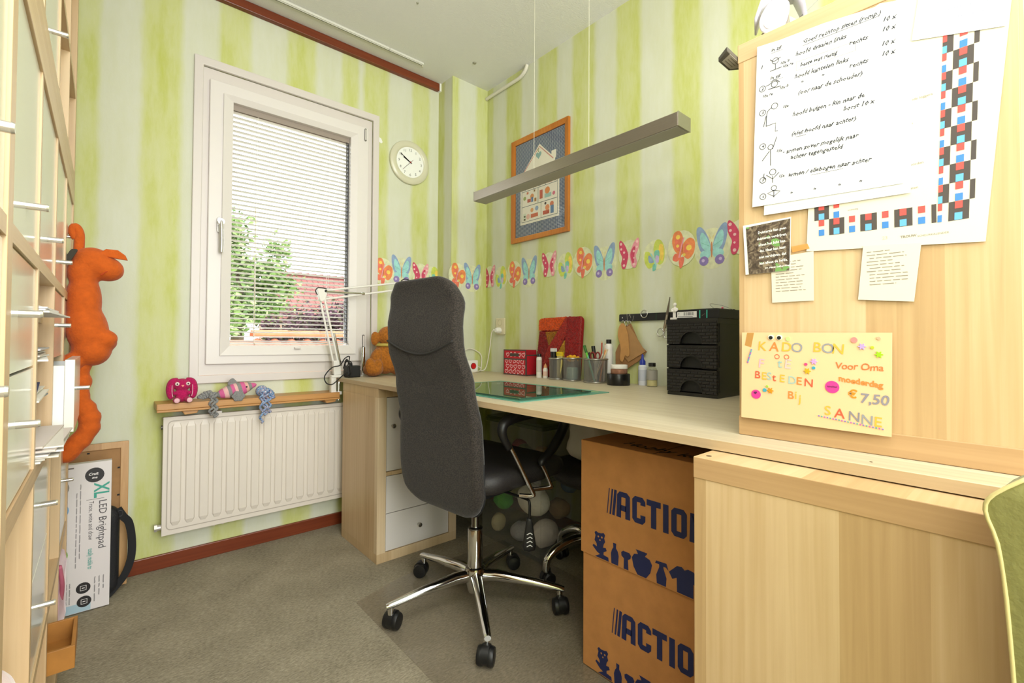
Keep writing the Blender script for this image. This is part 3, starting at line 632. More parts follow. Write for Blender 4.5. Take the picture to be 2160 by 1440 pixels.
for k in range(5):
    a = math.radians(18+72*k); rt = Matrix.Rotation(a, 4, 'Z')
    bm = new(); sec = []
    for r, wz, wy, z in ((.02, .022, .022, .115), (.08, .021, .021, .118), (.2, .016, .017, .105), (.325, .011, .0125, .085), (.335, .009, .011, .083)):
        sec.append([V((r, wy*math.cos(t), z+wz*math.sin(t))) for t in [2*PI*i/12 for i in range(12)]])
    rings(bm, sec); cyl(bm, (.318, 0, .088), (.318, 0, .055), .0105, n=12)
    bm.transform(rt); lg = obj('leg', bm, CHROME, ch, smooth=50, local=True)
    bm = new(); ca = a+(.6, 2.2, -.8, 1.2, .3)[k]; ax = V((math.cos(ca), math.sin(ca), 0)); c = V((.318*math.cos(a), .318*math.sin(a), .028))-V((-ax.y, ax.x, 0))*.012
    for s in (-1, 1):
        x, y, d = basis(ax)
        lathe(bm, [(.012, .003), (.026, .004), (.0285, .010), (.0285, .020), (.026, .026), (.016, .028), (.004, .0285)], c, 20, axis=(x, y, d*s))
    lathe(bm, [(.0295, -.012), (.0295, .012)], c+V((0, 0, .004)), 18, axis=basis(ax)); cyl(bm, c+V((-ax.y, ax.x, 0))*.012+V((0, 0, .02)), c+V((-ax.y, ax.x, 0))*.012+V((0, 0, .032)), .008, n=10)
    obj('caster', bm, BLACK, lg, smooth=40, local=True)
bm = new(); tube(bm, [(.03, -.09, .445), (.05, -.2, .435), (.05, -.225, .425), (.048, -.227, .37)], .005, n=8, k=4); lv = obj('tilt_lever', bm, BLACK, ch, smooth=60, local=True)
bm = new(); pillow(bm, [(-.012, .10), (-.008, .118), (.008, .118), (.012, .10), (.024, .02), (.02, .004), (0, 0), (-.02, .004), (-.024, .02)], lambda a, b, c: V((.048+a*.75-c*.66, -.227-a*.66-c*.75, .255+b)), .008); obj('lever_paddle', bm, BLACK, lv, smooth=60, local=True)
bm = new(); fr = Fr((.048-.0056, -.227-.0064, .265), (.75, -.66, 0), (0, 0, 1))
for b_ in (.01, .024, .038, .052): ribbon(bm, fr, [(-.010, b_), (.002, b_+.006), (.010, b_)], .003, .0005)
obj('paddle_print', bm, M('#e6e6e6', .6), lv, local=True)

# second chair pushed far under the desk: star base with curved chrome legs
STZ = 0.0042
st = thing('swivel_stool', 'black swivel stool on a curved chrome base behind the cardboard boxes', 'stool', (1.60, 1.28, 0.0042))
bm = new(); lathe(bm, [(.03, .12), (.034, .17), (.024, .19), (.018, .2), (.018, .40)], (1.60, 1.28, STZ), 20); obj('column', bm, CHROME, st, smooth=40)
bm = new(); lathe(bm, [(.04, .395), (.16, .40), (.185, .42), (.19, .45), (.17, .475), (.1, .485), (.01, .487)], (1.60, 1.28, STZ), 32); obj('seat', bm, SEATM, st, smooth=60)
for k in range(5):
    a = math.radians(162+72*k); d = V((math.cos(a), math.sin(a), 0)); c = V((1.60, 1.28, STZ)); rl = .2 if k in (3, 4) else .235
    bm = new(); tube(bm, [c+d*.02+V((0, 0, .15)), c+d*.09+V((0, 0, .163)), c+d*(rl*.72)+V((0, 0, .145)), c+d*(rl*.95)+V((0, 0, .11)), c+d*rl+V((0, 0, .075)), c+d*rl+V((0, 0, .055))], .017, n=12, k=4, rad=lambda t: .021-.007*t); lg = obj('leg', bm, CHROME, st, smooth=80)
    ax = V((-d.y, d.x, 0)); q = c+d*(rl-.008)+V((0, 0, .027)); bm = new()
    for s in (-1, 1):
        x, y, dd = basis(ax); lathe(bm, [(.01, .003), (.024, .004), (.027, .010), (.027, .022), (.022, .027), (.004, .028)], q, 18, axis=(x, y, dd*s))
    cyl(bm, q+V((0, 0, .02)), q+V((0, 0, .04)), .012, n=10); obj('caster', bm, BLACK, lg, smooth=40)

# clear mat below the chair
def matmat():
    return see_through('clear_floor_mat', '#a89d8a', .12, .25, tint=(.97, .96, .95))
bm = new(); prism(bm, Fr((0, 0, 0), (1, 0, 0), (0, 1, 0)), [(.738, 1.735), (.742, .50), (1.52, .50), (1.52, 1.80), (.96, 1.80)], .0005, .003)
obj('chair_mat', bm, matmat(), None, 'clear plastic floor mat under the office chair', 'mat')

# radiator and board above it
rd = thing('radiator', 'cream panel radiator with vertical ribs below the window', 'radiator', (.6, 2.5, .162))
RAD = M('#ddd4c7', .42)
FRd = Fr((0, 2.478, 0), (1, 0, 0), (0, 0, 1))
ra0, ra1, rz0, rz1 = .195, 1.30, .162, .666
bm = new(); prism(bm, FRd, rect(ra0, rz0, ra1, rz1), -.012, .004); obj('panel', bm, RAD, rd, mods=[BEV(.002)])
bm = new(); prism(bm, Fr((0, 2.525, 0), (1, 0, 0), (0, 0, 1)), rect(ra0+.01, rz0+.01, ra1, rz1-.01), -.006, .006); obj('rear_panel', bm, RAD, rd)
bm = new(); ribbon(bm, FRd, rrect(ra0+.017, rz0+.022, ra1-.01, rz1-.018, .018), .004, .0046, closed=True); obj('pressed_line', bm, M('#b3a99b', .5), rd)
rib = new(); fr0 = Fr((0, 0, 0), (1, 0, 0), (0, 0, 1)); hh = (rz1-rz0)-.05
for sgn in (1,):
    poly = [(-.019, 0), (-.0145, .0065), (.0145, .0065), (.019, 0)]
    rings(rib, [[V((a*s, -c*q-.0, z)) for a, c in poly] for z, s, q in ((.012, .55, 0.1), (.03, 1, 1), (hh-.02, 1, 1), (hh, .55, 0.1))])
r0 = None
for i in range(21):
    x = ra0+.048+i*.051
    if r0 is None: r0 = obj('rib', rib, RAD, rd, local=True, mods=[BEV(.003, 2)]); q = r0
    else: q = dup_part(r0, rd, (0, 0, 0))
    q.location = (x-.6, 2.4745-2.5, rz0+.025-.162)
bm = new(); box(bm, ra0, 2.482, rz1-.014, ra1, 2.519, rz1-.004); obj('top_grille', bm, M('#bdb3a6', .5), rd)
bm = new(); cyl(bm, (.178, 2.50, .195), (.20, 2.50, .195), .012, n=12); cyl(bm, (.172, 2.50, .195), (.182, 2.50, .195), .016, n=6); obj('valve', bm, M('#c9c3b8', .35, .3), rd)
bm = new(); cyl(bm, (.19, 2.50, .62), (.198, 2.50, .62), .009, n=10); obj('bleed_valve', bm, M('#55504a', .4, .5), rd)
for x in (.39, .425):
    bm = new(); cyl(bm, (x, 2.505, .150), (x, 2.505, .165), .004, n=6); obj('bottom_clip', bm, RAD, rd)
bm = new(); box(bm, .365, 2.475, .664, .41, 2.52, .675); obj('wall_bracket', bm, M('#e2ded6', .5), rd)
wb = thing('wooden_wall_board', 'narrow orange pine board fixed on the wall above the radiator', 'wall shelf', (.6, 2.48, .70))
PINE = wood('pine', ('#ad7a44', '#c69254', '#d6a76c'), 'x', 'z', .5, rough=.4)
bm = new(); box(bm, .167, 2.415, .703, .9275, YW-.001, .730); obj('board', bm, PINE, wb, mods=[BEV(.003)])
bm = new(); box(bm, .168, 2.414, .694, .9275, 2.426, .7025); obj('lower_lip', bm, PINE, wb, mods=[BEV(.002)])
for x in (.285, .885):
    bm = new(); prism(bm, FB.at(0, 0, 0), [(x-.035, .703), (x+.035, .703), (x+.025, .680), (x-.02, .676)], .002, .125); obj('bracket', bm, PINE, wb, mods=[BEV(.003)])

# ------------------------------------------------------------------ things on and over the desk
DZ = 0.8042
FD = Fr((0, 0, DZ), (1, 0, 0), (0, 1, 0))
bm = new(); prism(bm, FD, rrect(1.0, 1.10, 1.465, 1.755, .008), 0, .002)
cm = obj('cutting_mat', bm, M('#5f9a86', .55, noise=.06, ns=30), None, 'green self healing cutting mat lying on the desk', 'cutting mat')
bm = new()
for i in range(1, 10): ribbon(bm, FD, [(1.0+.046*i, 1.115), (1.0+.046*i, 1.74)], .0008, .0023)
for i in range(1, 14): ribbon(bm, FD, [(1.01, 1.10+.046*i), (1.455, 1.10+.046*i)], .0008, .0023)
obj('grid_print', bm, M('#8fc0a8', .6), cm)
bm = new(); prism(bm, Fr((1.44, 1.12, DZ), (0, 1, 0), (-1, 0, 0)), rect(.01, .004, .05, .012), .0021, .0024); obj('corner_print', bm, M('#c9d47a', .6), cm)
def glassmat():
    m = bpy.data.materials.new('green_glass'); m.use_nodes = True; nt = m.node_tree; nt.nodes.clear(); N = nt.nodes.new; L = nt.links.new
    out = N('ShaderNodeOutputMaterial'); tr = N('ShaderNodeBsdfTransparent'); tr.inputs[0].default_value = (.62, .74, .66, 1)
    gl = N('ShaderNodeBsdfGlossy'); gl.inputs['Roughness'].default_value = 0.01; fr = N('ShaderNodeFresnel'); fr.inputs[0].default_value = 1.55
    ge = N('ShaderNodeNewGeometry'); fm = N('ShaderNodeMath'); fm.operation = 'SUBTRACT'; fm.use_clamp = True; L(fr.outputs[0], fm.inputs[0]); L(ge.outputs['Backfacing'], fm.inputs[1])
    mx = N('ShaderNodeMixShader'); L(fm.outputs[0], mx.inputs[0]); L(tr.outputs[0], mx.inputs[1]); L(gl.outputs[0], mx.inputs[2]); L(mx.outputs[0], out.inputs[0])
    return m
gp = thing('glass_plate', 'dark green glass plate resting on the cutting mat', 'glass plate', (1.19, 1.39, DZ))
bm = new(); prism(bm, FD, rrect(1.012, 1.118, 1.372, 1.655, .006), .006, .0105); obj('plate', bm, glassmat(), gp)
bm = new(); frame_ring(bm, FD, (1.0115, 1.1175, 1.3725, 1.6555), (1.014, 1.12, 1.37, 1.653), .0058, .0106); obj('ground_edge', bm, M('#1f4a3c', .2), gp)
for x, y in ((1.04, 1.15), (1.34, 1.15), (1.04, 1.62), (1.34, 1.62)):
    bm = new(); cyl(bm, FD.p(x, y, .0022), FD.p(x, y, .006), .008, n=12); obj('rubber_foot', bm, M('#dfe6df', .5), gp)

# black three drawer box
db = thing('plastic_drawer_box', 'black plastic box with three woven look drawers on the desk', 'drawer box', (1.71, .84, DZ))
BP = M('#1c1a19', .38); BPD = M('#0c0c0c', .5); BPS = M('#23221f', .32)
fx, yy0, yy1 = 1.592, .742, .938; zt = 1.084
bm = new(); box(bm, fx+.006, yy0+.003, DZ, 1.845, yy1-.003, DZ+.012); box(bm, fx+.002, yy0, zt-.018, 1.85, yy1, zt)
for y in (yy0+.003, yy1-.009):
    box(bm, fx+.012, y, DZ+.012, 1.845, y+.006, zt-.018)
    for i in range(3): box(bm, fx+.02, y-.002, DZ+.02+.088*i, fx+.03, y+.008, DZ+.095+.088*i)
box(bm, 1.84, yy0+.009, DZ+.012, 1.845, yy1-.009, zt-.018); obj('shell', bm, BPS, db)
FDr = Fr((fx, yy1, DZ), (0, -1, 0), (0, 0, 1)); wdt = yy1-yy0
def weave():
    m = bpy.data.materials.new('woven_black_plastic'); m.use_nodes = True; nt = m.node_tree; b = nt.nodes['Principled BSDF']
    b.inputs['Base Color'].default_value = lin('#211e1d'); b.inputs['Roughness'].default_value = .42
    tc = nt.nodes.new('ShaderNodeTexCoord'); sp = nt.nodes.new('ShaderNodeSeparateXYZ'); mp = nt.nodes.new('ShaderNodeCombineXYZ'); bt = nt.nodes.new('ShaderNodeTexBrick')
    bt.inputs['Scale'].default_value = 1; bt.inputs['Brick Width'].default_value = .028; bt.inputs['Row Height'].default_value = .0115; bt.inputs['Mortar Size'].default_value = .003; bt.inputs['Mortar Smooth'].default_value = 1.0
    nt.links.new(tc.outputs['Object'], sp.inputs[0]); nt.links.new(sp.outputs[1], mp.inputs[0]); nt.links.new(sp.outputs[2], mp.inputs[1]); nt.links.new(mp.outputs[0], bt.inputs['Vector'])
    bp = nt.nodes.new('ShaderNodeBump'); bp.inputs['Strength'].default_value = 1; bp.inputs['Distance'].default_value = .006; bp.invert = True
    nt.links.new(bt.outputs['Fac'], bp.inputs['Height']); nt.links.new(bp.outputs[0], b.inputs['Normal'])
    return m
WEAVE = weave()
for i in range(3):
    b0 = .014+.0875*i; b1 = b0+.083
    arc = [(wdt/2+.042*math.cos(t), b0+.004+.042*math.sin(t)) for t in [PI*k/12 for k in range(13)]]
    bm = new(); prism(bm, FDr, [(.004, b0), (wdt/2-.042, b0)] + list(reversed(arc)) + [(wdt/2+.042, b0), (wdt-.004, b0), (wdt-.004, b1), (.004, b1)], -.012, 0)
    dw = obj('drawer', bm, WEAVE, db)
    bm = new(); ribbon(bm, FDr, arc, .005, .0012); ribbon(bm, FDr, [(.004, b1-.004), (wdt-.004, b1-.004)], .006, .0008); obj('grip_rim', bm, BP, dw)
    bm = new(); prism(bm, FDr, [(wdt/2-.044, b0)] + [(wdt/2+.044*math.cos(t), b0+.044*math.sin(t)) for t in reversed([PI*k/12 for k in range(13)])], -.05, -.03); obj('grip_recess', bm, BPD, dw)
    bm = new(); box(bm, fx+.013, yy0+.012, DZ+b0+.002, 1.835, yy1-.012, DZ+b1-.01); obj('tray', bm, BPD, dw)
# things on top of it
kb = thing('black_card_box', 'flat black box with white barcode label on the drawer box', 'box', (1.72, .82, zt))
kr = Matrix.Rotation(math.radians(-3), 3, 'Z')
bm = new(); box(bm, 1.61, .735, zt+.0005, 1.845, .905, zt+.032, rot=kr); obj('carton', bm, M('#1a1a1c', .35), kb, mods=[BEV(.001)])
fk = Fr(V((1.727, .82, 0))+kr @ V((-.117, .085, 0))+V((0, 0, zt)), kr @ V((0, -1, 0)), (0, 0, 1))
bm = new(); flat(bm, fk, rect(.006, .006, .085, .028), .0004)
lb = obj('label', bm, M('#e8e6e2', .6), kb)
bm = new()
for k, (a, wd_) in enumerate([(.034, .001), (.037, .002), (.041, .001), (.044, .001), (.047, .002), (.052, .001), (.055, .003), (.060, .001), (.063, .002), (.068, .001), (.071, .002)]): ribbon(bm, fk, [(a, .014), (a, .026)], wd_, .0008)
letters(bm, fk, 'EP', .006, .010, .019, .0008); ribbon(bm, fk, [(.01, .010), (.07, .009)], .0015, .0008)
obj('barcode', bm, INK, lb)
bm = new()
for a in (.095, .122): flat(bm, fk, rect(a, .002, a+.004, .031), .0006)
obj('teal_stripes', bm, M('#3fbfa6', .5), kb)
bm = new(); ribbon(bm, fk, [(.104, .010), (.116, .018)], .0012, .0006); obj('silver_mark', bm, STEEL, kb)
bm = new(); box(bm, 1.615, .75, zt+.0325, 1.84, .90, zt+.036, rot=kr); obj('lid', bm, M('#232320', .5), kb)
fg = thing('white_figurine', 'small white plaster figurine standing on the black drawer box', 'figurine', (1.63, .925, zt))
PL = M('#e9e4dd', .6); c = V((1.622, .918, zt))
bm = new(); box(bm, c.x-.013, c.y-.013, zt, c.x+.013, c.y+.013, zt+.008); obj('plinth', bm, PL, fg, mods=[BEV(.001)])
bm = new()
for s in (-1, 1): tube(bm, [c+V((0, .005*s, .008)), c+V((0, .005*s, .018)), c+V((0, .004*s, .03))], .004, n=8, k=2)
ball(bm, c+V((0, 0, .037)), (.007, .009, .012)); ball(bm, c+V((0, 0, .057)), (.0065, .0065, .008))
for s in (-1, 1): tube(bm, [c+V((0, .009*s, .044)), c+V((-.004, .012*s, .036)), c+V((-.007, .006*s, .03))], .003, n=6, k=2)
cyl(bm, c+V((0, 0, .045)), c+V((0, 0, .052)), .003, n=8); obj('figure', bm, PL, fg, mods=REM(.0016, 3))
bm = new(); tube(bm, [(1.70, .80, zt+.037), (1.72, .83, zt+.06), (1.75, .80, zt+.055), (1.76, .76, zt+.037)], .0008, n=5); obj('wire_loop', bm, M('#8a8578', .5), None, 'thin bent wire loop lying on the black card box', 'wire')
bm = new(); ball(bm, (1.68, .765, zt+.040), .004, 10); obj('pin_ball', bm, M('#d9607a', .4), None, 'tiny pink pin head on the black card box', 'pin')

# mesh cups and their contents
MESH = see_through('wire_mesh', '#8f8a86', .36, .35)
RIM = M('#a9a6a2', .3, .9)
def cup(label, c, r, h):
    t = thing('mesh_cup', label, 'pen cup', (c[0], c[1], DZ), group='mesh cups on the desk')
    bm = new(); n = 28; rings(bm, [[V((c[0]+r*q*math.cos(2*PI*i/n), c[1]+r*q*math.sin(2*PI*i/n), DZ+z)) for i in range(n)] for q, z in ((.96, .003), (1, h))], 0, False, False); obj('mesh_wall', bm, MESH, t, smooth=60)
    for z, q, k in ((h, 1.0, .004), (.004, .965, .0035)):
        bm = new(); tube(bm, [V((c[0]+r*q*math.cos(2*PI*i/n), c[1]+r*q*math.sin(2*PI*i/n), DZ+z)) for i in range(n)], k, n=8, k=1, closed=True); obj('rim_ring', bm, RIM, t, smooth=180)
    bm = new(); lathe(bm, [(r*.95, 0), (r*.95, .002)], (c[0], c[1], DZ), n); obj('base', bm, RIM, t)
c1, c2, c3 = (1.765, 1.66), (1.768, 1.56), (1.775, 1.418)
cup('silver mesh cup holding a yellow tube, next to the small glue bottle', c1, .041, .108)
cup('silver mesh cup with yellow pompom in the middle of the row', c2, .045, .112)
cup('wide silver mesh cup full of pens, pencils and red scissors', c3, .057, .112)
def stick(name, label, cat, p0, p1, r, col, tip=None, tipcol=None, capcol=None, group='pens in the wide mesh cup'):
    if group.startswith('pens'): p0 = (p0[0]-.025, p0[1]-.017, p0[2]); p1 = (p1[0]-.025, p1[1]-.017, p1[2])
    t = thing(name, label, cat, p0, group=group); p0 = V(p0); p1 = V(p1); d = (p1-p0).normalized()
    bm = new(); cyl(bm, p0, p1, r, n=10); obj('barrel', bm, M(col, .4), t, smooth=50)
    if tip: bm = new(); cyl(bm, p1, p1+d*tip, r*.9, r*.15, n=10); obj('tip', bm, M(tipcol, .5), t, smooth=50)
    if capcol: bm = new(); cyl(bm, p1-d*.035, p1+d*.002, r*1.25, n=10); obj('cap', bm, M(capcol, .4), t, smooth=50)
z = DZ+.006
stick('green_pen', 'bright green pen leaning left in the wide mesh cup', 'pen', (1.80, 1.44, z), (1.785, 1.492, DZ+.175), .0055, '#69c93a', capcol='#2a6b20')
stick('black_marker', 'thick black marker in the wide mesh cup', 'marker', (1.81, 1.43, z), (1.815, 1.462, DZ+.172), .0075, '#141414', capcol='#141414')
stick('short_black_pen', 'short black pen behind the green pen in the cup', 'pen', (1.82, 1.44, z), (1.815, 1.488, DZ+.142), .006, '#1b1b22')
stick('red_pencil', 'red brown pencil standing upright in the wide cup', 'pencil', (1.82, 1.42, z), (1.825, 1.417, DZ+.19), .0035, '#b3482e', .012, '#d9b98a')
stick('white_brush', 'thin white brush handle beside the red pencil in the cup', 'brush', (1.83, 1.41, z), (1.835, 1.405, DZ+.18), .0042, '#e8d9cf', .01, '#c0a080')
stick('orange_pencil', 'orange pencil right of centre in the wide cup', 'pencil', (1.80, 1.41, z), (1.81, 1.385, DZ+.155), .0035, '#e0904a', .012, '#e0b88a')
stick('wooden_stick', 'plain wooden stick leaning right in the wide cup', 'stick', (1.79, 1.44, z), (1.81, 1.372, DZ+.160), .0035, '#e6cfa6')
stick('white_stick', 'thin white stick leaning far right in the wide cup', 'stick', (1.80, 1.45, z), (1.79, 1.385, DZ+.138), .0026, '#efe9dd')
stick('turquoise_pen', 'turquoise pen slanting inside the wide cup', 'pen', (1.78, 1.425, z), (1.79, 1.475, DZ+.128), .004, '#6fb7a6')
scs = thing('red_scissors', 'scissors with dark red handles in the wide mesh cup', 'scissors', (1.775, 1.41, z))
for k, (y, dy) in enumerate(((1.434, .01), (1.404, -.01))):
    bm = new(); f = Fr((1.752, y-.017, DZ+.128), (0, -1, 0), (0, 0, 1)); tube(bm, [f.p(.013*math.cos(t)*1.0, .017*math.sin(t)) for t in [2*PI*i/14 for i in range(14)]], .0038, n=8, k=1, closed=True); obj('handle_ring', bm, M('#7c1712', .35), scs, smooth=180)
    bm = new(); box(bm, 1.751, 1.40-.004+dy*.3, DZ+.02, 1.753, 1.40+.004+dy*.3, DZ+.112); obj('blade', bm, STEEL, scs)
# first cup
stick('black_bottle', 'small black round topped bottle standing in the left mesh cup', 'bottle', (1.76, 1.675, z), (1.755, 1.676, DZ+.142), .017, '#101012', group='things in the left mesh cup')
bm = new(); box(bm, 1.745, 1.662, DZ+.1425, 1.765, 1.69, DZ+.16); obj('paper_tag', bm, M('#d8d8d8', .6), None, 'small silver paper tag on the black bottle in the left cup', 'tag')
yt = thing('yellow_tube', 'yellow paint tube standing upside in the left mesh cup', 'paint tube', (1.76, 1.635, z))
bm = new(); f = Fr((1.758, 1.652, z), (0, -1, 0), (0, 0, 1)); pillow(bm, [(.004, 0), (.028, 0), (.036, .13), (-.002, .13)], lambda a, b, c: f.p(a, b, c*(1.1-b*6)), .012); obj('tube_body', bm, M('#cdbd74', .5), yt, smooth=60)
bm = new(); prism(bm, f, rect(-.002, .115, .036, .136), -.006, .006); tbe = obj('fold', bm, M('#e5c51c', .5), yt)
bm = new(); scribble(bm, f, .002, .122, .03, .006, .0065, 3, .0014); obj('print', bm, INK, tbe)
bm = new(); lathe(bm, [(.026, .004), (.03, .01), (.03, .062), (.024, .066)], (c2[0], c2[1], DZ), 20); obj('paint_pot', bm, M('#a9cfc6', .5), None, 'pale turquoise pot inside the middle mesh cup', 'pot')
bm = new(); rnd = random.Random(4)
for i in range(26): ball(bm, (c2[0]+rnd.uniform(-.026, .026), c2[1]+rnd.uniform(-.026, .026), DZ+.105+rnd.uniform(-.004, .016)), rnd.uniform(.006, .011), 8)
obj('yellow_pompom', bm, M('#e8a91e', .95, bump=.6, bs=300), None, 'fluffy yellow orange yarn pompom in the middle mesh cup', 'pompom', mods=REM(.003, 2))

# bottles and jars
def bottle(name, label, c, prof, col, cap, capcol, band=None, bandcol=None, rough=.35, clear=False, liquid=None, n=22):
    t = thing(name, label, 'bottle', (c[0], c[1], DZ), group='bottles on the desk')
    bm = new(); lathe(bm, prof, (c[0], c[1], DZ), n); obj('body', bm, see_through('clear_bottle', '#dcdccb', .12, .05) if clear else M(col, rough), t, smooth=40)
    bm = new(); lathe(bm, cap, (c[0], c[1], DZ), n); obj('cap', bm, M(capcol, .35), t, smooth=40)
    if band: bm = new(); n2 = n; rings(bm, [[V((c[0]+band[2]*math.cos(2*PI*i/n), c[1]+band[2]*math.sin(2*PI*i/n), DZ+zz)) for i in range(n)] for zz in band[:2]], 0, False, False); obj('paper_label', bm, M(bandcol, .6), t, smooth=60)
    if liquid: bm = new(); lathe(bm, [(liquid[0], .003), (liquid[0], liquid[1])], (c[0], c[1], DZ), n); obj('contents', bm, M(liquid[2], .4), t, smooth=40)
    return t
bottle('glue_bottle', 'white glue bottle with a black cap beside the red heart box', (1.772, 1.80), [(.0145, 0), (.015, .003), (.015, .105), (.012, .112)], '#e6e1da', [(.0125, .112), (.0125, .126), (.011, .128)], '#1b1b1b', (.03, .095, .0153), '#cfc9c2')
bottle('small_glue_bottle', 'tiny white bottle with an orange cap in front of the red rug', (1.772, 1.752), [(.0125, 0), (.013, .003), (.013, .045), (.009, .055)], '#ece6dc', [(.009, .055), (.009, .062), (.004, .072), (.001, .078)], '#d99a62', (.012, .036, .0133), '#e3c0b0')
bottle('tall_white_bottle', 'tall white bottle with a black cap behind the pen cup', (1.851, 1.398), [(.019, 0), (.0195, .004), (.0195, .16), (.018, .178), (.012, .186)], '#f0ede8', [(.0125, .186), (.0125, .206)], '#1c1a18')
bottle('blue_cap_bottle', 'white glue bottle with a dark blue pointed cap', (1.838, 1.20), [(.0185, 0), (.019, .003), (.019, .085), (.013, .092)], '#d9dbe4', [(.0135, .092), (.0135, .108), (.006, .118), (.0045, .136), (.002, .14)], '#1c2f97', (.02, .07, .0193), '#c2c6d4')
bottle('clear_bottle', 'clear bottle with black cap and pale yellow liquid', (1.815, 1.137), [(.0225, 0), (.023, .003), (.023, .072), (.018, .082), (.011, .088)], '#dddccb', [(.0155, .088), (.0155, .104)], '#191816', (.03, .072, .0233), '#9c988f', clear=True, liquid=(.0218, .028, '#e2d59a'))
tp = thing('tape_roll', 'wide black tape roll lying flat next to the pen cup', 'tape roll', (1.755, 1.275, DZ))
bm = new(); lathe(bm, [(.05, 0), (.0515, .002), (.0515, .049), (.05, .051), (.038, .051), (.038, 0), (.05, 0)], (1.76, 1.275, DZ), 32, cap0=False, cap1=False); obj('tape', bm, M('#141312', .3), tp, smooth=40)
bm = new(); lathe(bm, [(.0378, .001), (.0378, .050), (.035, .050), (.035, .001)], (1.76, 1.275, DZ), 32, cap0=False, cap1=False); obj('core', bm, M('#a98d6a', .8), tp, smooth=40)
jr = thing('copper_jar', 'low jar of copper pigment with a white lid standing on the tape roll', 'jar', (1.765, 1.27, DZ+.051))
bm = new(); lathe(bm, [(.036, .0515), (.0375, .054), (.0375, .07), (.033, .074)], (1.762, 1.273, DZ), 28); obj('glass', bm, M('#a5765f', .2, .3), jr, smooth=40)
bm = new(); lathe(bm, [(.037, .074), (.0375, .075), (.0375, .090), (.036, .092)], (1.762, 1.273, DZ), 28); obj('lid', bm, M('#eeeae2', .4), jr, smooth=40)

# red heart box
hb = thing('heart_box', 'red fabric storage box printed with white hearts', 'storage box', (1.83, 2.02, DZ))
RED = M('#c2182c', .6, noise=.08, ns=80); GREYT = M('#514744', .7)
hx, hy0, hy1, hz = 1.782, 1.915, 2.108, .146
bm = new(); box(bm, hx, hy0, DZ, 1.868, hy0+.006, DZ+.118); box(bm, hx, hy1-.006, DZ, 1.868, hy1, DZ+hz); box(bm, hx, hy0+.006, DZ, hx+.006, hy1-.006, DZ+hz); box(bm, 1.862, hy0+.006, DZ, 1.868, hy1-.006, DZ+hz); box(bm, hx+.006, hy0+.006, DZ, 1.862, hy1-.006, DZ+.005); obj('carton', bm, RED, hb)
fh = Fr((hx, hy1, DZ), (0, -1, 0), (0, 0, 1)); hw = hy1-hy0
bm = new()
for q in ([(.002, .004), (.002, hz-.002), (hw-.002, hz-.002), (hw-.002, .004)],): ribbon(bm, fh, q, .009, .001, closed=True)
ribbon(bm, fh, [(.004, .092), (hw-.004, .092)], .008, .0011)
fs = Fr((hx, hy0, DZ), (1, 0, 0), (0, 0, 1)); ribbon(bm, fs, [(.003, .003), (.003, .116), (.083, .116)], .008, .001); ribbon(bm, fs, [(.003, .004), (.083, .004)], .006, .001)
obj('grey_binding', bm, GREYT, hb)
bm = new()
def heart(a, b, s, rot):
    pts = []
    for i in range(18):
        t = 2*PI*i/18; x = 16*math.sin(t)**3/16; y = (13*math.cos(t)-5*math.cos(2*t)-2*math.cos(3*t)-math.cos(4*t))/16
        pts.append((a+s*(x*math.cos(rot)-y*math.sin(rot)), b+s*(x*math.sin(rot)+y*math.cos(rot))))
    return pts
rnd = random.Random(11)
for i in range(5):
    for j in range(4):
        ribbon(bm, fh, heart(.026+i*.034+(.010 if j % 2 else 0), .020+j*.030+(.008 if j == 3 else 0), rnd.uniform(.012, .0145), rnd.uniform(-.6, .6)), .0034, .0008, closed=True)
obj('heart_print', bm, M('#f4cdd0', .6), hb)
bm = new(); prism(bm, fh, rrect(.055, .108, .135, .126, .008), .0006, .0016); obj('handle_slot', bm, M('#4a423c', .7), hb)

# shaggy patchwork rug standing against the wall
rg = thing('shag_cushion', 'shaggy red, orange and ochre patchwork piece standing against the wall', 'cushion', (1.84, 1.70, DZ))
fu = Fr((1.838, 1.866, DZ), (0.0, -1, 0), (.04, 0, 1))
bm = new(); pillow(bm, rrect(.004, .0, .312, .326, .022), lambda a, b, c: fu.p(a+(.02*(1-b/.33) if a < .1 else (-.012*(1-b/.33))), b, c), .018); obj('backing', bm, M('#8c0c0a', .95, bump=1, bs=250), rg, smooth=180)
def tuft(poly, col, name, th=.008):
    rnd = random.Random(len(name)); n = len(poly); bm = new()
    q = []
    for i in range(n):
        a, b = poly[i], poly[(i+1) % n]; L_ = math.hypot(b[0]-a[0], b[1]-a[1]); m = max(1, int(L_/.008))
        for k in range(m): q.append((a[0]+(b[0]-a[0])*k/m+rnd.uniform(-.002, .002), a[1]+(b[1]-a[1])*k/m+rnd.uniform(-.002, .002)))
    prism(bm, fu, q, .014, .018+th)
    xs = [p_[0] for p_ in poly]; ys = [p_[1] for p_ in poly]
    def inside(x, y): return sum(1 for i in range(n) if (poly[i][1] > y) != (poly[(i+1) % n][1] > y) and x < (poly[(i+1) % n][0]-poly[i][0])*(y-poly[i][1])/(poly[(i+1) % n][1]-poly[i][1])+poly[i][0]) % 2
    for _ in range(1600):
        x, y = rnd.uniform(min(xs), max(xs)), rnd.uniform(min(ys), max(ys))
        if not inside(x, y): continue
        t = rnd.uniform(0, 2.1); r_ = rnd.uniform(.0016, .0026); top = bm.verts.new(fu.p(x+rnd.uniform(-.003, .003), y+rnd.uniform(-.004, .002), .0185+th+rnd.uniform(.002, .005)))
        q3 = [bm.verts.new(fu.p(x+r_*math.cos(t+k_*2.094), y+r_*math.sin(t+k_*2.094), .0175+th)) for k_ in range(3)]
        for k_ in range(3): bm.faces.new((q3[k_], q3[(k_+1) % 3], top))
    obj(name, bm, M(col, .95, noise=.3, ns=120, bump=1, bs=260, sheen=.3), rg)
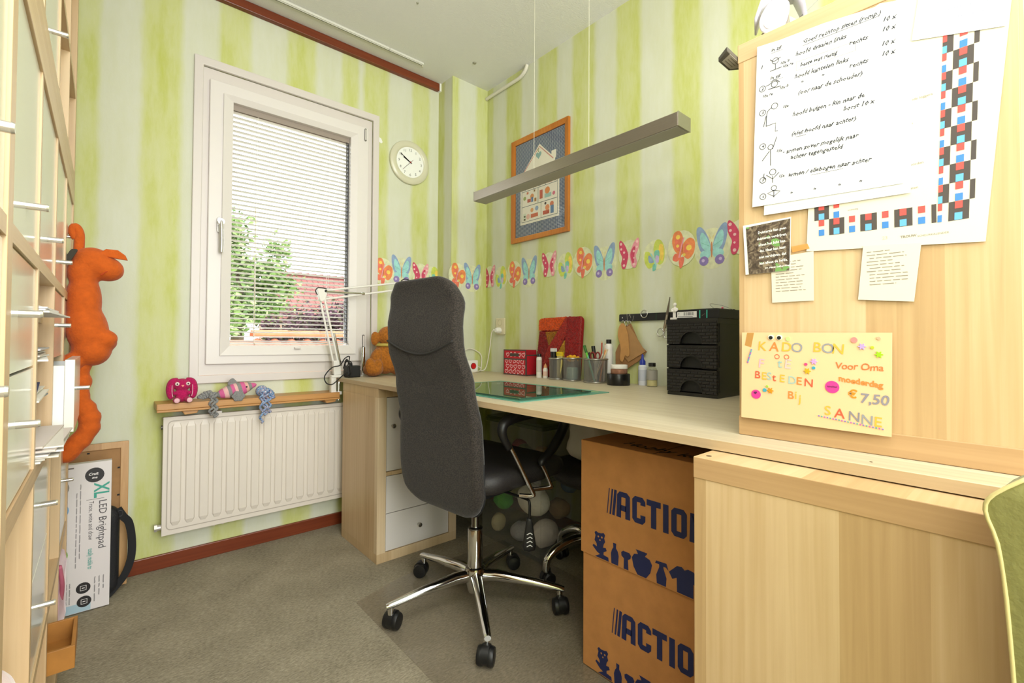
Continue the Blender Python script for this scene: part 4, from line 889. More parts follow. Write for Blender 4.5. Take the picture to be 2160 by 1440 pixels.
tuft([(.012, .255), (.012, .31), (.03, .32), (.21, .325), (.16, .255)], '#e05a12', 'orange_patch')
tuft([(.018, .25), (.06, .245), (.088, .17), (.06, .12), (.04, .02), (.0, .02), (.004, .12)], '#8f0f0b', 'dark_red_patch')
tuft([(.21, .322), (.225, .24), (.20, .21), (.15, .13), (.11, .08), (.075, .03), (.045, .03), (.066, .12), (.095, .175), (.16, .253)], '#a3200f', 'rust_diagonal_patch')
tuft([(.066, .245), (.152, .248), (.093, .172)], '#b97b16', 'ochre_triangle')
tuft([(.205, .20), (.205, .05), (.10, .05), (.15, .12)], '#bf8a18', 'ochre_lower_patch')
tuft([(.23, .325), (.312, .322), (.302, .03), (.212, .03), (.212, .21)], '#9a100c', 'red_panel')

# magnet strip and what hangs from it
ms = thing('magnet_strip', 'black magnetic strip fixed on the wall above the bottles', 'magnet strip', (1.86, 1.15, 1.11))
bm = new(); prism(bm, FR, rrect(-1.345, 1.097, -.80, 1.131, .005), 0, .012); obj('bar', bm, M('#0e0d0d', .4), ms, mods=[BEV(.002)])
bm = new(); cyl(bm, FR.p(-1.325, 1.114, .012), FR.p(-1.325, 1.114, .013), .003, n=8); obj('screw', bm, STEEL, ms)
bm = new()
for a0, z0, a1, z1 in ((-1.30, 1.135, -1.296, 1.09), (-1.285, 1.132, -1.278, 1.112), (-1.29, 1.12, -1.281, 1.131), (-1.262, 1.122, -1.268, 1.098)): ribbon(bm, FR, [(a0, z0), (a1, z1)], .0012, .0128)
obj('stuck_needles', bm, STEEL, ms)
bm = new(); ribbon(bm, FR, [(-1.145, 1.13), (-1.145, 1.098)], .001, .0128); obj('green_needle', bm, M('#3c7a4a', .4), ms)
rn = new(); tube(rn, [FR.p(-1.205+.017*math.cos(t), 1.128+.017*math.sin(t), .0145) for t in [2*PI*i/20 for i in range(20)]], .0022, n=8, k=1, closed=True); obj('split_ring', rn, CHROME, None, 'single metal ring stuck on the magnetic strip', 'ring', smooth=180)
s2 = thing('steel_scissors', 'long pointed steel scissors hanging on the magnetic strip', 'scissors', (1.85, 1.09, 1.05)); fS = Fr((XR, 1.0925, 1.10), (0, -1, 0), (0, 0, 1)).turn(-10)
bm = new(); prism(bm, fS, [(-.008, -.04), (.006, -.04), (.007, .02), (.001, .098), (-.001, .098), (-.006, .02)], .0135, .017); obj('blade', bm, M('#8f8a84', .25, 1), s2)
bm = new(); prism(bm, fS, [(-.006, -.055), (.003, -.055), (.004, .02), (-.002, .02)], .0172, .0185); obj('shank', bm, CHROME, s2)
for da, db_ in ((-.019, -.062), (.014, -.066)):
    bm = new(); tube(bm, [fS.p(da+.015*math.cos(t), db_+.018*math.sin(t), .016) for t in [2*PI*i/18 for i in range(18)]], .0024, n=8, k=1, closed=True); obj('finger_ring', bm, CHROME, s2, smooth=180)
KR = ('#c08a4e', '#9c7450', '#b98a58')
def template(label, poly, c0, col, ring, grp='cardboard templates on rings'):
    t = thing('cardboard_template', label, 'template', (1.85, 1.28, .9), group=grp)
    bm = new(); prism(bm, FR, poly, c0, c0+.0025); obj('card', bm, M(col, .85, noise=.06, ns=40), t)
    bm = new(); tube(bm, [FR.p(ring[0]+.010*math.cos(q), ring[1]+.012*math.sin(q), c0+.0012+.0018*math.sin(q)) for q in [2*PI*i/16 for i in range(16)]], .0014, n=6, k=1, closed=True); obj('hang_ring', bm, CHROME, t, smooth=180)
template('big brown card template at the back of the hanging bunch', [(-1.32, 1.0), (-1.30, 1.08), (-1.275, 1.085), (-1.225, .985), (-1.19, .955), (-1.235, .91), (-1.31, .865), (-1.36, .87), (-1.362, .95), (-1.345, .985)], .014, '#9b7046', (-1.285, 1.086))
template('tan folded card template pointing right in the hanging bunch', [(-1.30, 1.07), (-1.28, 1.075), (-1.22, .99), (-1.195, .955), (-1.285, .905), (-1.32, .94), (-1.29, .98)], .019, '#a98052', (-1.297, 1.087))
template('light tan card template with wavy edge at the front of the bunch', spl([(-1.335, 1.07), (-1.318, 1.088), (-1.30, 1.075), (-1.285, 1.03), (-1.28, .98), (-1.277, .94), (-1.288, .93), (-1.30, .935), (-1.315, .905), (-1.33, .92), (-1.325, .96), (-1.33, .99), (-1.342, 1.03)], 3, True), .024, '#bf8c52', (-1.312, 1.087))

# socket, plug, power strip, cord
so = thing('wall_socket', 'cream double wall socket above the desk in the corner', 'socket', (1.86, 2.24, 1.04))
bm = new(); prism(bm, FR, rrect(-2.284, 1.040, -2.200, 1.143, .006), 0, .012); obj('cover_plate', bm, M('#ddd3b4', .4), so, mods=[BEV(.003)])
bm = new(); lathe(bm, [(.02, 0), (.02, .001), (.017, .001), (.016, -.006), (.001, -.006)], FR.p(-2.242, 1.115, .0121), 20, axis=(FR.r, FR.u, FR.n), cap0=False, cap1=False); obj('socket_well', bm, M('#cfc4a2', .5), so, smooth=30)
for s in (-1, 1):
    bm = new(); cyl(bm, FR.p(-2.242+.009*s, 1.115, .006), FR.p(-2.242+.009*s, 1.115, .0075), .0028, n=8); obj('socket_hole', bm, M('#3a342a', .8), so)
ps = thing('power_strip', 'white power strip with a round red switch and looping white cord', 'power strip', (1.71, 2.36, DZ))
bm = new(); box(bm, 1.44, 2.335, DZ, 1.765, 2.385, DZ+.075); obj('housing', bm, WHITE, ps, mods=[BEV(.006, 3)])
fp = Fr((1.44, 2.335, DZ), (1, 0, 0), (0, 0, 1))
bm = new(); prism(bm, fp, circ(.287, .040, .0195, 20), 0, .003); obj('switch_ring', bm, M('#7e1414', .3), ps)
bm = new(); prism(bm, fp, circ(.287, .040, .0165, 20), .003, .006); obj('switch', bm, M('#cf1a22', .3), ps, mods=[BEV(.002)])
for a in (.06, .13, .2):
    bm = new(); lathe(bm, [(.021, 0), (.021, .001), (.018, .001), (.017, -.004), (.001, -.004)], fp.p(a, .04, .0004), 20, axis=(fp.r, fp.u, fp.n), cap0=False, cap1=False); obj('socket_well', bm, M('#dcd8cf', .5), ps, smooth=30)

bm = new(); lathe(bm, [(.019, .0), (.019, .018), (.015, .03), (.011, .034)], FR.p(-2.242, 1.066, .0125), 20, axis=(FR.r, FR.u, FR.n)); obj('plug', bm, WHITE, ps, smooth=40)
p = FR.p(-2.242, 1.066, .035); bm = new(); cyl(bm, p+V((.006, .012, 0)), p+V((-.002, .032, .002)), .008, .006, n=10); obj('plug_neck', bm, WHITE, ps, smooth=40)
bm = new(); q = p+V((-.002, .032, .002)); tube(bm, [q, q+V((-.004, .014, -.02)), (1.834, 2.306, .96), (1.832, 2.33, .86), (1.815, 2.335, .819), (1.79, 2.352, .812), (1.805, 2.36, .815), (1.82, 2.375, .90), (1.79, 2.385, .935), (1.74, 2.385, .95), (1.70, 2.375, .945), (1.66, 2.37, .92), (1.63, 2.35, .87), (1.62, 2.32, .83), (1.64, 2.30, .811), (1.70, 2.29, .811), (1.775, 2.33, .8145), (1.79, 2.345, .83), (1.76, 2.365, .846)], .0032, n=8, k=7)
cd_ = obj('cord', bm, M('#e6e0d2', .5), ps, smooth=180)

# clamp lamp
WM = M('#e9e5dd', .3)
dl = thing('clamp_lamp', 'white spring arm desk lamp clamped to the desk end', 'desk lamp', (.92, 2.46, .72))
bm = new(); box(bm, .89, 2.425, .8048, .94, 2.465, .818); box(bm, .888, 2.43, .725, .914, 2.46, .818); box(bm, .888, 2.43, .715, .945, 2.46, .732); obj('clamp', bm, WM, dl, mods=[BEV(.003)])
bm = new(); cyl(bm, (.932, 2.445, .685), (.932, 2.445, .783), .005, n=10); cyl(bm, (.932, 2.445, .774), (.932, 2.445, .783), .011, n=12); obj('clamp_screw', bm, STEEL, dl)
bm = new(); box(bm, .90, 2.432, .818, .938, 2.458, .895, rot=Matrix.Rotation(math.radians(-4), 3, 'Y')); obj('base_bracket', bm, WM, dl, mods=[BEV(.004)])
P1 = V((.912, 2.445, .875)); P2 = V((.838, 2.445, 1.232))
for dy, nm in ((-.010, 'lower_arm'), (.010, 'lower_arm')):
    bm = new(); tube(bm, [P1+V((.012*(1 if dy < 0 else -.4), dy, 0)), P2+V((.012*(1 if dy < 0 else -.4), dy, -.02))], .0055, n=8, k=1); obj(nm, bm, WM, dl, smooth=60)
bm = new(); cyl(bm, P1+V((.025, -.012, -.01)), P1+V((-.012, -.012, .16)), .0055, n=10); obj('lower_spring', bm, CHROME, dl, smooth=60)
bm = new(); f = Fr((0, 2.432, 0), (1, 0, 0), (0, 0, 1)); prism(bm, f, [(.812, 1.262), (.858, 1.262), (.862, 1.235), (.852, 1.205), (.835, 1.195), (.825, 1.205)], -.026, 0); obj('elbow_plate', bm, WM, dl, mods=[BEV(.004)])
bm = new(); cyl(bm, (.855, 2.429, 1.252), (.855, 2.462, 1.252), .007, n=10); obj('elbow_bolt', bm, BLACKM, dl)
E1 = V((1.295, 2.42, 1.335)); E2 = V((1.29, 2.42, 1.295))
for a, b in ((V((.85, 2.445, 1.255)), E1), (V((.85, 2.445, 1.21)), E2)):
    bm = new(); tube(bm, [a, b], .0055, n=8, k=1); obj('upper_arm', bm, WM, dl, smooth=60)
bm = new(); cyl(bm, (.856, 2.434, 1.250), (1.05, 2.43, 1.253), .0055, n=10); cyl(bm, (1.045, 2.43, 1.253), (1.06, 2.43, 1.253), .008, n=8); obj('upper_spring', bm, CHROME, dl, smooth=60)
bm = new(); prism(bm, Fr((0, 2.41, 0), (1, 0, 0), (0, 0, 1)), [(1.28, 1.345), (1.31, 1.345), (1.315, 1.28), (1.285, 1.28)], -.02, 0); obj('head_plate', bm, WM, dl)
bm = new(); ax = V((.35, -.2, -.9)).normalized(); x, y, d = basis(ax); lathe(bm, [(.02, -.03), (.03, 0), (.035, .03), (.06, .075), (.075, .11), (.072, .11), (.055, .075), (.03, .03)], V((1.38, 2.40, 1.29)), 28, axis=(x, y, d), cap1=True); obj('shade', bm, WM, dl, smooth=40)
bm = new(); tube(bm, [(1.30, 2.41, 1.31), (1.35, 2.405, 1.32), (1.38, 2.40, 1.315)], .008, n=8); obj('neck', bm, WM, dl)
bm = new(); tube(bm, [(1.27, 2.415, 1.34), (1.29, 2.41, 1.352), (1.32, 2.405, 1.345), (1.36, 2.40, 1.32)], .0028, n=6); tube(bm, [(.815, 2.44, 1.23), (.806, 2.44, 1.25), (.82, 2.44, 1.268), (.86, 2.44, 1.265)], .0025, n=6); obj('lamp_cable', bm, BLACKM, dl)
ad = thing('power_adapter', 'black power adapter wrapped in its own cable by the clamp lamp', 'adapter', (.99, 2.43, DZ))
bm = new(); box(bm, .958, 2.39, DZ, 1.028, 2.445, DZ+.062); obj('body', bm, BLACK, ad, mods=[BEV(.006, 3)])
bm = new()
pts = []
for i in range(60):
    t = 2*PI*i/15; pts.append(V((.962+.016*math.sin(i*.9)*.3+.008*(i/60), 2.415+.045*math.cos(t), DZ+.045+.045*math.sin(t)+.006*math.sin(i*.5))))
pts = [V((q.x, q.y, max(q.z, DZ+.004))) for q in pts]
tube(bm, pts, .0032, n=6, k=2); tube(bm, [pts[-1], (.97, 2.40, .91), (.945, 2.40, .905), (.92, 2.40, .87), (.88, 2.40, .86), (.84, 2.39, .82), (.845, 2.385, .785), (.875, 2.385, .775), (.908, 2.385, .80), (.935, 2.388, .822), (.955, 2.39, DZ+.03)], .0028, n=6, k=6); obj('cable', bm, BLACKM, ad, smooth=180)
rd_ = thing('steel_tube', 'short upright shiny steel tube between adapter and teddy bear', 'tube', (1.084, 2.495, DZ))
bm = new(); lathe(bm, [(.012, .004), (.012, .158), (.010, .158), (.010, .1)], (1.084, 2.495, DZ), 18); obj('pipe', bm, CHROME, rd_, smooth=40)
bm = new(); lathe(bm, [(.02, 0), (.02, .004), (.012, .006)], (1.084, 2.495, DZ), 18); obj('foot', bm, WHITE, rd_, smooth=40)

# teddy bear
tb = thing('teddy_bear', 'golden brown teddy bear sitting on the desk behind the chair', 'teddy bear', (1.17, 2.44, DZ))
FUR = M('#a8651a', .95, noise=.3, ns=110, bump=1.0, bs=170, sheen=.15)
bm = new()
ball(bm, (1.19, 2.44, .90), (.07, .07, .09)); ball(bm, (1.20, 2.43, 1.025), (.056, .055, .055)); ball(bm, (1.215, 2.38, 1.01), (.03, .03, .025))
ball(bm, (1.128, 2.44, 1.01), (.024, .02, .04)); ball(bm, (1.262, 2.445, 1.06), (.026, .02, .03))
ball(bm, (1.12, 2.41, .905), (.03, .035, .055), rot=Matrix.Rotation(.4, 3, 'Y')); ball(bm, (1.115, 2.375, .87), (.028, .03, .028)); ball(bm, (1.26, 2.40, .91), (.028, .035, .055))
ball(bm, (1.10, 2.40, .842), (.055, .07, .037), rot=Matrix.Rotation(-.3, 3, 'Z')); ball(bm, (1.068, 2.365, .862), (.028, .025, .045)); ball(bm, (1.25, 2.39, .842), (.05, .08, .037)); ball(bm, (1.265, 2.33, .86), (.03, .025, .045))
obj('body', bm, FUR, tb, mods=REM(.006, 4))
bm = new(); ball(bm, (1.187, 2.375, 1.045), .007, 10); obj('eye', bm, M('#120a06', .1), tb, smooth=180)
bm = new(); ball(bm, (1.235, 2.377, 1.045), .007, 10); obj('eye', bm, M('#120a06', .1), tb, smooth=180)
bm = new(); ball(bm, (1.213, 2.35, 1.017), (.010, .006, .008), 10); obj('nose', bm, M('#2a160c', .5), tb, smooth=180)
bm = new(); tube(bm, [(1.19+.05*math.cos(t), 2.437+.05*math.sin(t), .975) for t in [2*PI*i/18 for i in range(18)]], .009, n=8, k=1, closed=True); obj('neck_ribbon', bm, M('#b9a64e', .7), tb, smooth=180)

# ------------------------------------------------------------------ on the walls and ceiling
cl = thing('wall_clock', 'round white wall clock with pale grey rim beside the window', 'clock', (1.389, YW-.02, 1.955))
FC = FB.at(1.389, 2.086, .001)
bm = new(); lathe(bm, [(.128, 0), (.133, .006), (.131, .014), (.122, .02), (.105, .022), (.094, .018), (.091, .014)], FC.o, 48, axis=(FC.r, FC.u, FC.n)); obj('rim', bm, M('#d3d0b4', .25), cl, smooth=40)
bm = new(); prism(bm, FC, circ(0, 0, .092, 40), .014, .0155); dl_ = obj('dial', bm, M('#f2f3ec', .35), cl)
bm = new()
for i in range(1, 13):
    t = math.radians(90-30*i); letters(bm, FC, str(i), .0225, .075*math.cos(t), .075*math.sin(t)-.008, .0158, align='CENTER')
obj('numerals', bm, M('#4a4a48', .6), dl_)
def hand(nm, ang, l, wd_, back, m, c):
    t = math.radians(90-ang); u = (math.cos(t), math.sin(t)); bm = new()
    ribbon(bm, FC, [(-u[0]*back, -u[1]*back), (u[0]*l, u[1]*l)], wd_, c); bmesh.ops.solidify(bm, geom=bm.faces[:], thickness=-.0008); obj(nm, bm, m, cl)
hand('hour_hand', 297, .052, .006, .01, BLACK, .0175); hand('minute_hand', 302, .078, .004, .012, BLACK, .0185); hand('second_hand', 224, .075, .0018, .024, M('#c8402e', .4), .0195)
bm = new(); prism(bm, FC, circ(0, 0, .005, 12), .0155, .021); obj('hub', bm, M('#8c2a20', .4), cl)

# framed house picture
pf = thing('framed_picture', 'orange wood framed cartoon of a house of rooms on blue checked mount', 'picture', (1.86, 1.90, 1.59))
FP = FR.at(-2.135, 1.59, .001); pw, ph = .466, .622
ORW = wood('orange_frame_wood', ('#9c5a1c', '#b56a20', '#c67c2e'), 'z', 'y', .3, rough=.3)
bm = new(); frame_ring(bm, FP, (0, 0, pw, ph), (.030, .030, pw-.030, ph-.030), 0, .018, ci=.013); obj('frame', bm, ORW, pf, mods=[BEV(.002)])
def gingham():
    m = bpy.data.materials.new('blue_gingham'); m.use_nodes = True; nt = m.node_tree; b = nt.nodes['Principled BSDF']; N = nt.nodes.new; L = nt.links.new
    tc = N('ShaderNodeTexCoord'); sp = N('ShaderNodeSeparateXYZ'); L(tc.outputs['Object'], sp.inputs[0]); prev = None
    for ax in (1, 2):
        d = N('ShaderNodeMath'); d.operation = 'MULTIPLY'; d.inputs[1].default_value = 130; L(sp.outputs[ax], d.inputs[0])
        f = N('ShaderNodeMath'); f.operation = 'FRACT'; L(d.outputs[0], f.inputs[0]); g = N('ShaderNodeMath'); g.operation = 'GREATER_THAN'; g.inputs[1].default_value = .42; L(f.outputs[0], g.inputs[0])
        if prev: a = N('ShaderNodeMath'); a.operation = 'ADD'; L(prev.outputs[0], a.inputs[0]); L(g.outputs[0], a.inputs[1]); prev = a
        else: prev = g
    h = N('ShaderNodeMath'); h.operation = 'MULTIPLY'; h.inputs[1].default_value = .5; L(prev.outputs[0], h.inputs[0])
    r = N('ShaderNodeValToRGB'); e = r.color_ramp.elements; e[0].color = lin('#d5d5cc'); e[0].position = .1; e[1].color = lin('#2c3f60'); e[1].position = .95; k = e.new(.5); k.color = lin('#5a6c88')
    L(h.outputs[0], r.inputs[0]); L(r.outputs[0], b.inputs['Base Color']); b.inputs['Roughness'].default_value = .8
    return m
bm = new(); prism(bm, FP, rect(.028, .028, pw-.028, ph-.028), .002, .005); obj('checked_mount', bm, gingham(), pf)
bm = new(); house = [(.075, .10), (.39, .10), (.39, .40), (.355, .42), (.365, .44), (.365, .475), (.33, .475), (.33, .455), (.235, .545), (.08, .395), (.075, .395)]
prism(bm, FP, house, .005, .0062); hp = obj('house_cutout', bm, M('#e6e0cf', .7), pf)
bm = new(); ribbon(bm, FP, [(.09, .40), (.235, .530), (.345, .43)], .006, .0066); obj('roof_line', bm, M('#c98a80', .7), hp)
bm = new(); flat(bm, FP, heart(.228, .482, .024, 0), .0066)
obj('heart_print', bm, M('#86a9a6', .7), hp)
bm = new(); ribbon(bm, FP, [(.228, .50), (.222, .515), (.232, .518)], .005, .0067); obj('bow_print', bm, M('#6f8f4a', .7), hp)
bm = new()
ribbon(bm, FP, rect(.088, .115, .378, .385), .004, .0066, closed=True)
for z in (.205, .295, .375): ribbon(bm, FP, [(.09, z), (.376, z)], .003, .0067)
for x, z0, z1 in ((.25, .117, .205), (.225, .205, .295), (.185, .295, .375), (.285, .295, .375)): ribbon(bm, FP, [(x, z0), (x, z1)], .003, .0067)
obj('room_lines', bm, M('#5d6a6a', .7), hp)
rnd = random.Random(8)
def room(nm, items):
    bm = new(); cols = []
    for k, (poly, col) in enumerate(items):
        flat(bm, FP, poly, .0068+.0001*k, len(cols)); cols.append(M(col, .7))
    obj(nm, bm, cols, hp)
room('room_print', [(rect(.10, .122, .125, .165), '#cfd6c0'), (rect(.105, .142, .12, .152), '#5c5a44'), (rect(.105, .124, .12, .134), '#5c3a2c'), (rect(.165, .130, .225, .152), '#c86a4a'), (circ(.175, .175, .013, 10), '#dba06a'), (circ(.215, .178, .014, 10), '#8fa3bd'), (circ(.142, .142, .016, 10), '#e0b4a2')])
room('room_print', [(rect(.265, .128, .315, .15), '#b8563e'), (circ(.30, .165, .017, 12), '#d98e5e'), (circ(.335, .178, .015, 12), '#c9744c'), (rect(.325, .125, .35, .17), '#5b7ca0'), (circ(.285, .19, .008, 8), '#4a3a34')])
room('room_print', [(rect(.135, .225, .165, .245), '#b75a48'), (circ(.112, .255, .012, 10), '#93a05a'), (circ(.175, .255, .016, 10), '#d59254'), (rect(.168, .222, .185, .25), '#5876a0'), (rect(.13, .275, .145, .288), '#c77a5a'), (rect(.195, .22, .212, .24), '#a8783c'), (rect(.19, .278, .202, .29), '#8a6a34')])
room('room_print', [(rect(.238, .225, .262, .275), '#bd5e4c'), (rect(.278, .222, .33, .245), '#9dc0b6'), (circ(.30, .262, .02, 12), '#d8894a'), (circ(.35, .235, .011, 10), '#cf6a80')])
room('room_print', [(circ(.12, .33, .017, 10), '#d9a08a'), (rect(.13, .305, .165, .335), '#c98e74'), (rect(.112, .302, .125, .32), '#6c6c98')])
room('room_print', [(circ(.235, .335, .018, 10), '#cf8a78'), (rect(.20, .303, .215, .318), '#b54a44'), (rect(.225, .302, .245, .322), '#5d5f8e')])
room('room_print', [(circ(.32, .335, .018, 10), '#dd8f7c'), (rect(.30, .302, .34, .32), '#e0b0a0'), (rect(.355, .302, .366, .32), '#7c3c32')])
bm = new(); box(bm, *(FP.p(.029, .029, .009)+V((-.001, 0, 0))), *(FP.p(pw-.029, ph-.029, .009)+V((.001, 0, 0)))); obj('glazing', bm, see_through('picture_glass', '#ffffff', 0.0, 0.0), pf)

# pendant bar lamp on two wires
pl = thing('pendant_lamp', 'long brushed metal bar lamp hanging on wires over the desk', 'pendant lamp', (1.52, 1.415, 1.748))
lx0, lx1, ly0, ly1, lz0, lz1 = 1.478, 1.562, .826, 2.004, 1.748, 1.797
bm = new(); box(bm, lx0, ly0, lz0, lx1, ly1, lz1); obj('bar', bm, M('#a8a094', .36, .9, noise=.06, ns=30, stretch=(60, .6, 60)), pl, mods=[BEV(.0015)])
for y, s in ((ly0, -1), (ly1, 1)):
    bm = new(); box(bm, lx0-.001, min(y, y+.003*s), lz0-.001, lx1+.001, max(y, y+.003*s), lz1+.001); obj('end_cap', bm, M('#9b978a', .3, .9), pl, mods=[BEV(.0008)])
bm = new(); box(bm, lx0+.004, ly0+.004, lz0-.0015, lx1-.004, ly1-.004, lz0-.0003); obj('diffuser', bm, M('#aaa79f', .5), pl)
for y in (1.585, 1.253):
    bm = new(); cyl(bm, (1.52, y, lz1), (1.52, y, lz1+.014), .004, n=8); wg = obj('wire_grip', bm, STEEL, pl)
    bm = new(); cyl(bm, (1.52, y, lz1+.012), (1.52, y, H), .0011, n=6); obj('wire', bm, M('#d9d6c4', .5), wg)
bm = new(); cyl(bm, (1.50, 1.50, lz1), (1.50, 1.50, lz1+.008), .004, n=8); obj('switch_pin', bm, BLACKM, pl)

cr = thing('curtain_rail', 'white double curtain rail on the ceiling before the window', 'curtain rail', (.7, 2.41, H-.014))
for x0, x1 in ((-.2, 1.178), (1.18, 1.396)):
    bm = new(); box(bm, x0, 2.398, H-.012, x1, 2.418, H-.0005); box(bm, x0, 2.404, H-.0145, x1, 2.412, H-.012); obj('rail', bm, M('#d8d7cc', .35), cr)
bm = new(); box(bm, -.2, 2.4065, H-.0150, 1.39, 2.4095, H-.0146); obj('groove', bm, M('#4a4a3c', .7), cr)
bm = new(); box(bm, 1.388, 2.403, H-.026, 1.394, 2.413, H-.0125); obj('end_stop', bm, M('#c7c4ac', .5), cr)
bm = new(); tube(bm, [FR.p(-2.392, 2.583, .012), FR.p(-2.25, 2.585, .012), FR.p(-2.12, 2.585, .012), FR.p(-2.06, 2.59, .012), FR.p(-2.02, 2.61, .012), FR.p(-2.003, 2.639, .012)], .011, n=10, k=4)
obj('conduit_pipe', bm, M('#dcd8c8', .45), None, 'white painted conduit pipe high in the corner below the ceiling', 'pipe', smooth=60)
for i, (x, y, r) in enumerate(((1.12, 1.99, .006), (1.62, 2.20, .012))):
    bm = new(); lathe(bm, [(r, 0), (r*.8, -.004), (.001, -.005)], (x, y, H-.0002), 12); obj('ceiling_plug', bm, M('#9c9a86', .6), None, ('tiny grey screw plug in the middle of the ceiling', 'larger grey plug in the ceiling above the pillar')[i], 'plug', smooth=40)

# butterfly border: a paper strip with butterflies on three walls
bd = thing('wallpaper_border', 'paper border of colourful butterflies running round the walls', 'border', (1.6, 2.3, 1.3))
BC = {k: M(v, .7, noise=.12, ns=50) for k, v in dict(base='#d9dbb4', blue='#8fa6c6', aqua='#9fd6d2', purple='#8d7cb4', lilac='#c9b6dc', pink='#cf4a68', rose='#e79aa6', pale='#f0c2c0', orange='#e88a55', coral='#e5785e', yellow='#f0cf5e', lime='#c9d560', teal='#7fc3b0', body='#c98a5e').items()}
BL = list(BC); BI = {k: i for i, k in enumerate(BL)}; BMATS = [BC[k] for k in BL]
def shp(bm, f, pts, k, c): flat(bm, f, pts, c, BI[k])
def outline(bm, f, pts, s): flat(bm, f, [(a*s, b*s) for a, b in pts], .0003, BI['base'])
def wing(pts, sx): return [(a*sx, b) for a, b in spl(pts, 4, True)]
def bf_blue(f, s=1.0):
    bm = new()
    flat(bm, f, circ(0, -.01, .075, 18, .085), .0003, BI['base'])
    for sx in (-1, 1):
        shp(bm, f, wing([(.004, .0), (.02, .05), (.045, .085), (.064, .08), (.062, .03), (.045, -.02), (.012, -.03)], sx), 'blue', .0006)
        shp(bm, f, wing([(.006, .002), (.024, .045), (.042, .062), (.05, .04), (.042, .0), (.012, -.022)], sx), 'aqua', .0008)
        shp(bm, f, wing([(.004, -.02), (.035, -.015), (.05, -.03), (.04, -.05), (.01, -.045)], sx), 'aqua', .0007)
        shp(bm, f, circ(.033*sx, -.058, .020, 14), 'purple', .001); shp(bm, f, circ(.036*sx, -.056, .007, 10), 'lilac', .0012)
        ribbon(bm, f, [(.006*sx, .0), (.03*sx, .012), (.045*sx, .02)], .002, .0011, BI['teal']); ribbon(bm, f, [(.002*sx, .03), (.012*sx, .05)], .0015, .0011, BI['yellow'])
    shp(bm, f, circ(0, -.014, .004, 10, .034), 'body', .0013)
    return obj('blue_butterfly', bm, BMATS, bd, fix=False)
def bf_pink(f):
    bm = new(); flat(bm, f, circ(0, 0, .06, 18, .07), .0003, BI['base'])
    for sx in (-1, 1):
        shp(bm, f, wing([(.004, .0), (.022, .045), (.046, .072), (.056, .06), (.052, .02), (.038, -.012), (.044, -.04), (.036, -.066), (.018, -.06), (.006, -.02)], sx), 'pink' if sx < 0 else 'rose', .0006)
        shp(bm, f, wing([(.008, .0), (.022, .03), (.034, .03), (.03, -.01), (.026, -.05), (.014, -.03)], sx), 'pink', .0008)
        for a, b, r in ((.045, .055, .007), (.044, .03, .006), (.027, .012, .006), (.028, -.02, .0045), (.028, -.05, .007)): shp(bm, f, circ(a*sx, b, r, 10), 'pale', .001)
    shp(bm, f, circ(0, -.006, .004, 10, .022), 'pale', .0012)
    return obj('pink_butterfly', bm, BMATS, bd, fix=False)
def bf_orange(f):
    bm = new(); flat(bm, f, circ(0, 0, .066, 18, .078), .0003, BI['base'])
    shp(bm, f, wing([(.0, -.03), (-.03, -.01), (-.044, .03), (-.035, .07), (-.008, .075), (.008, .04), (.004, .0)], 1), 'orange', .0006)
    shp(bm, f, wing([(.004, -.025), (.006, .015), (.035, .04), (.06, .022), (.056, -.025), (.03, -.05)], 1), 'orange', .0006)
    shp(bm, f, wing([(-.002, -.03), (-.03, -.02), (-.042, -.045), (-.02, -.055)], 1), 'coral', .0007); shp(bm, f, wing([(-.012, -.045), (.012, -.04), (.006, -.075), (-.008, -.085)], 1), 'coral', .0008)
    shp(bm, f, wing([(-.006, -.01), (-.026, .0), (-.03, .04), (-.012, .052), (.0, .02)], 1), 'coral', .0008); shp(bm, f, wing([(.01, -.015), (.018, .012), (.036, .012), (.03, -.02)], 1), 'coral', .0008)
    for a, b, r in ((-.016, .05, .010), (-.018, .012, .007), (.034, -.002, .0125), (.012, -.03, .007)): shp(bm, f, circ(a, b, r, 12), 'yellow', .001)
    ribbon(bm, f, [(.010, .045), (-.002, .0), (-.012, -.04)], .006, .0012, BI['rose'])
    return obj('orange_butterfly', bm, BMATS, bd, fix=False)
def bf_lime(f):
    bm = new(); flat(bm, f, circ(0, 0, .062, 18, .07), .0003, BI['base'])
    shp(bm, f, wing([(.004, -.02), (-.008, .03), (.006, .068), (.032, .062), (.048, .02), (.044, -.03), (.022, -.045)], 1), 'lime', .0006)
    shp(bm, f, wing([(-.004, -.02), (-.026, .015), (-.05, .02), (-.054, -.02), (-.036, -.055), (-.012, -.05)], 1), 'lime', .0006)
    shp(bm, f, wing([(.02, .0), (.022, .045), (.04, .04), (.044, .0), (.036, -.03)], 1), 'yellow', .0008)
    shp(bm, f, wing([(.0, -.015), (-.002, .018), (.02, .02), (.022, -.01)], 1), 'teal', .0009); shp(bm, f, wing([(.004, -.03), (.004, -.002), (.02, -.008), (.018, -.034)], 1), 'lilac', .001); shp(bm, f, wing([(-.006, -.03), (-.022, -.002), (-.034, .0), (-.03, -.03)], 1), 'blue', .0009)
    shp(bm, f, wing([(-.01, -.042), (.006, -.04), (.004, -.066), (-.012, -.07)], 1), 'teal', .0008)
    ribbon(bm, f, [(-.022, .012), (-.004, -.02), (.008, -.05)], .006, .0012, BI['aqua'])
    return obj('lime_butterfly', bm, BMATS, bd, fix=False)
FPl = Fr((0, YP, 0), (1, 0, 0), (0, 0, 1))
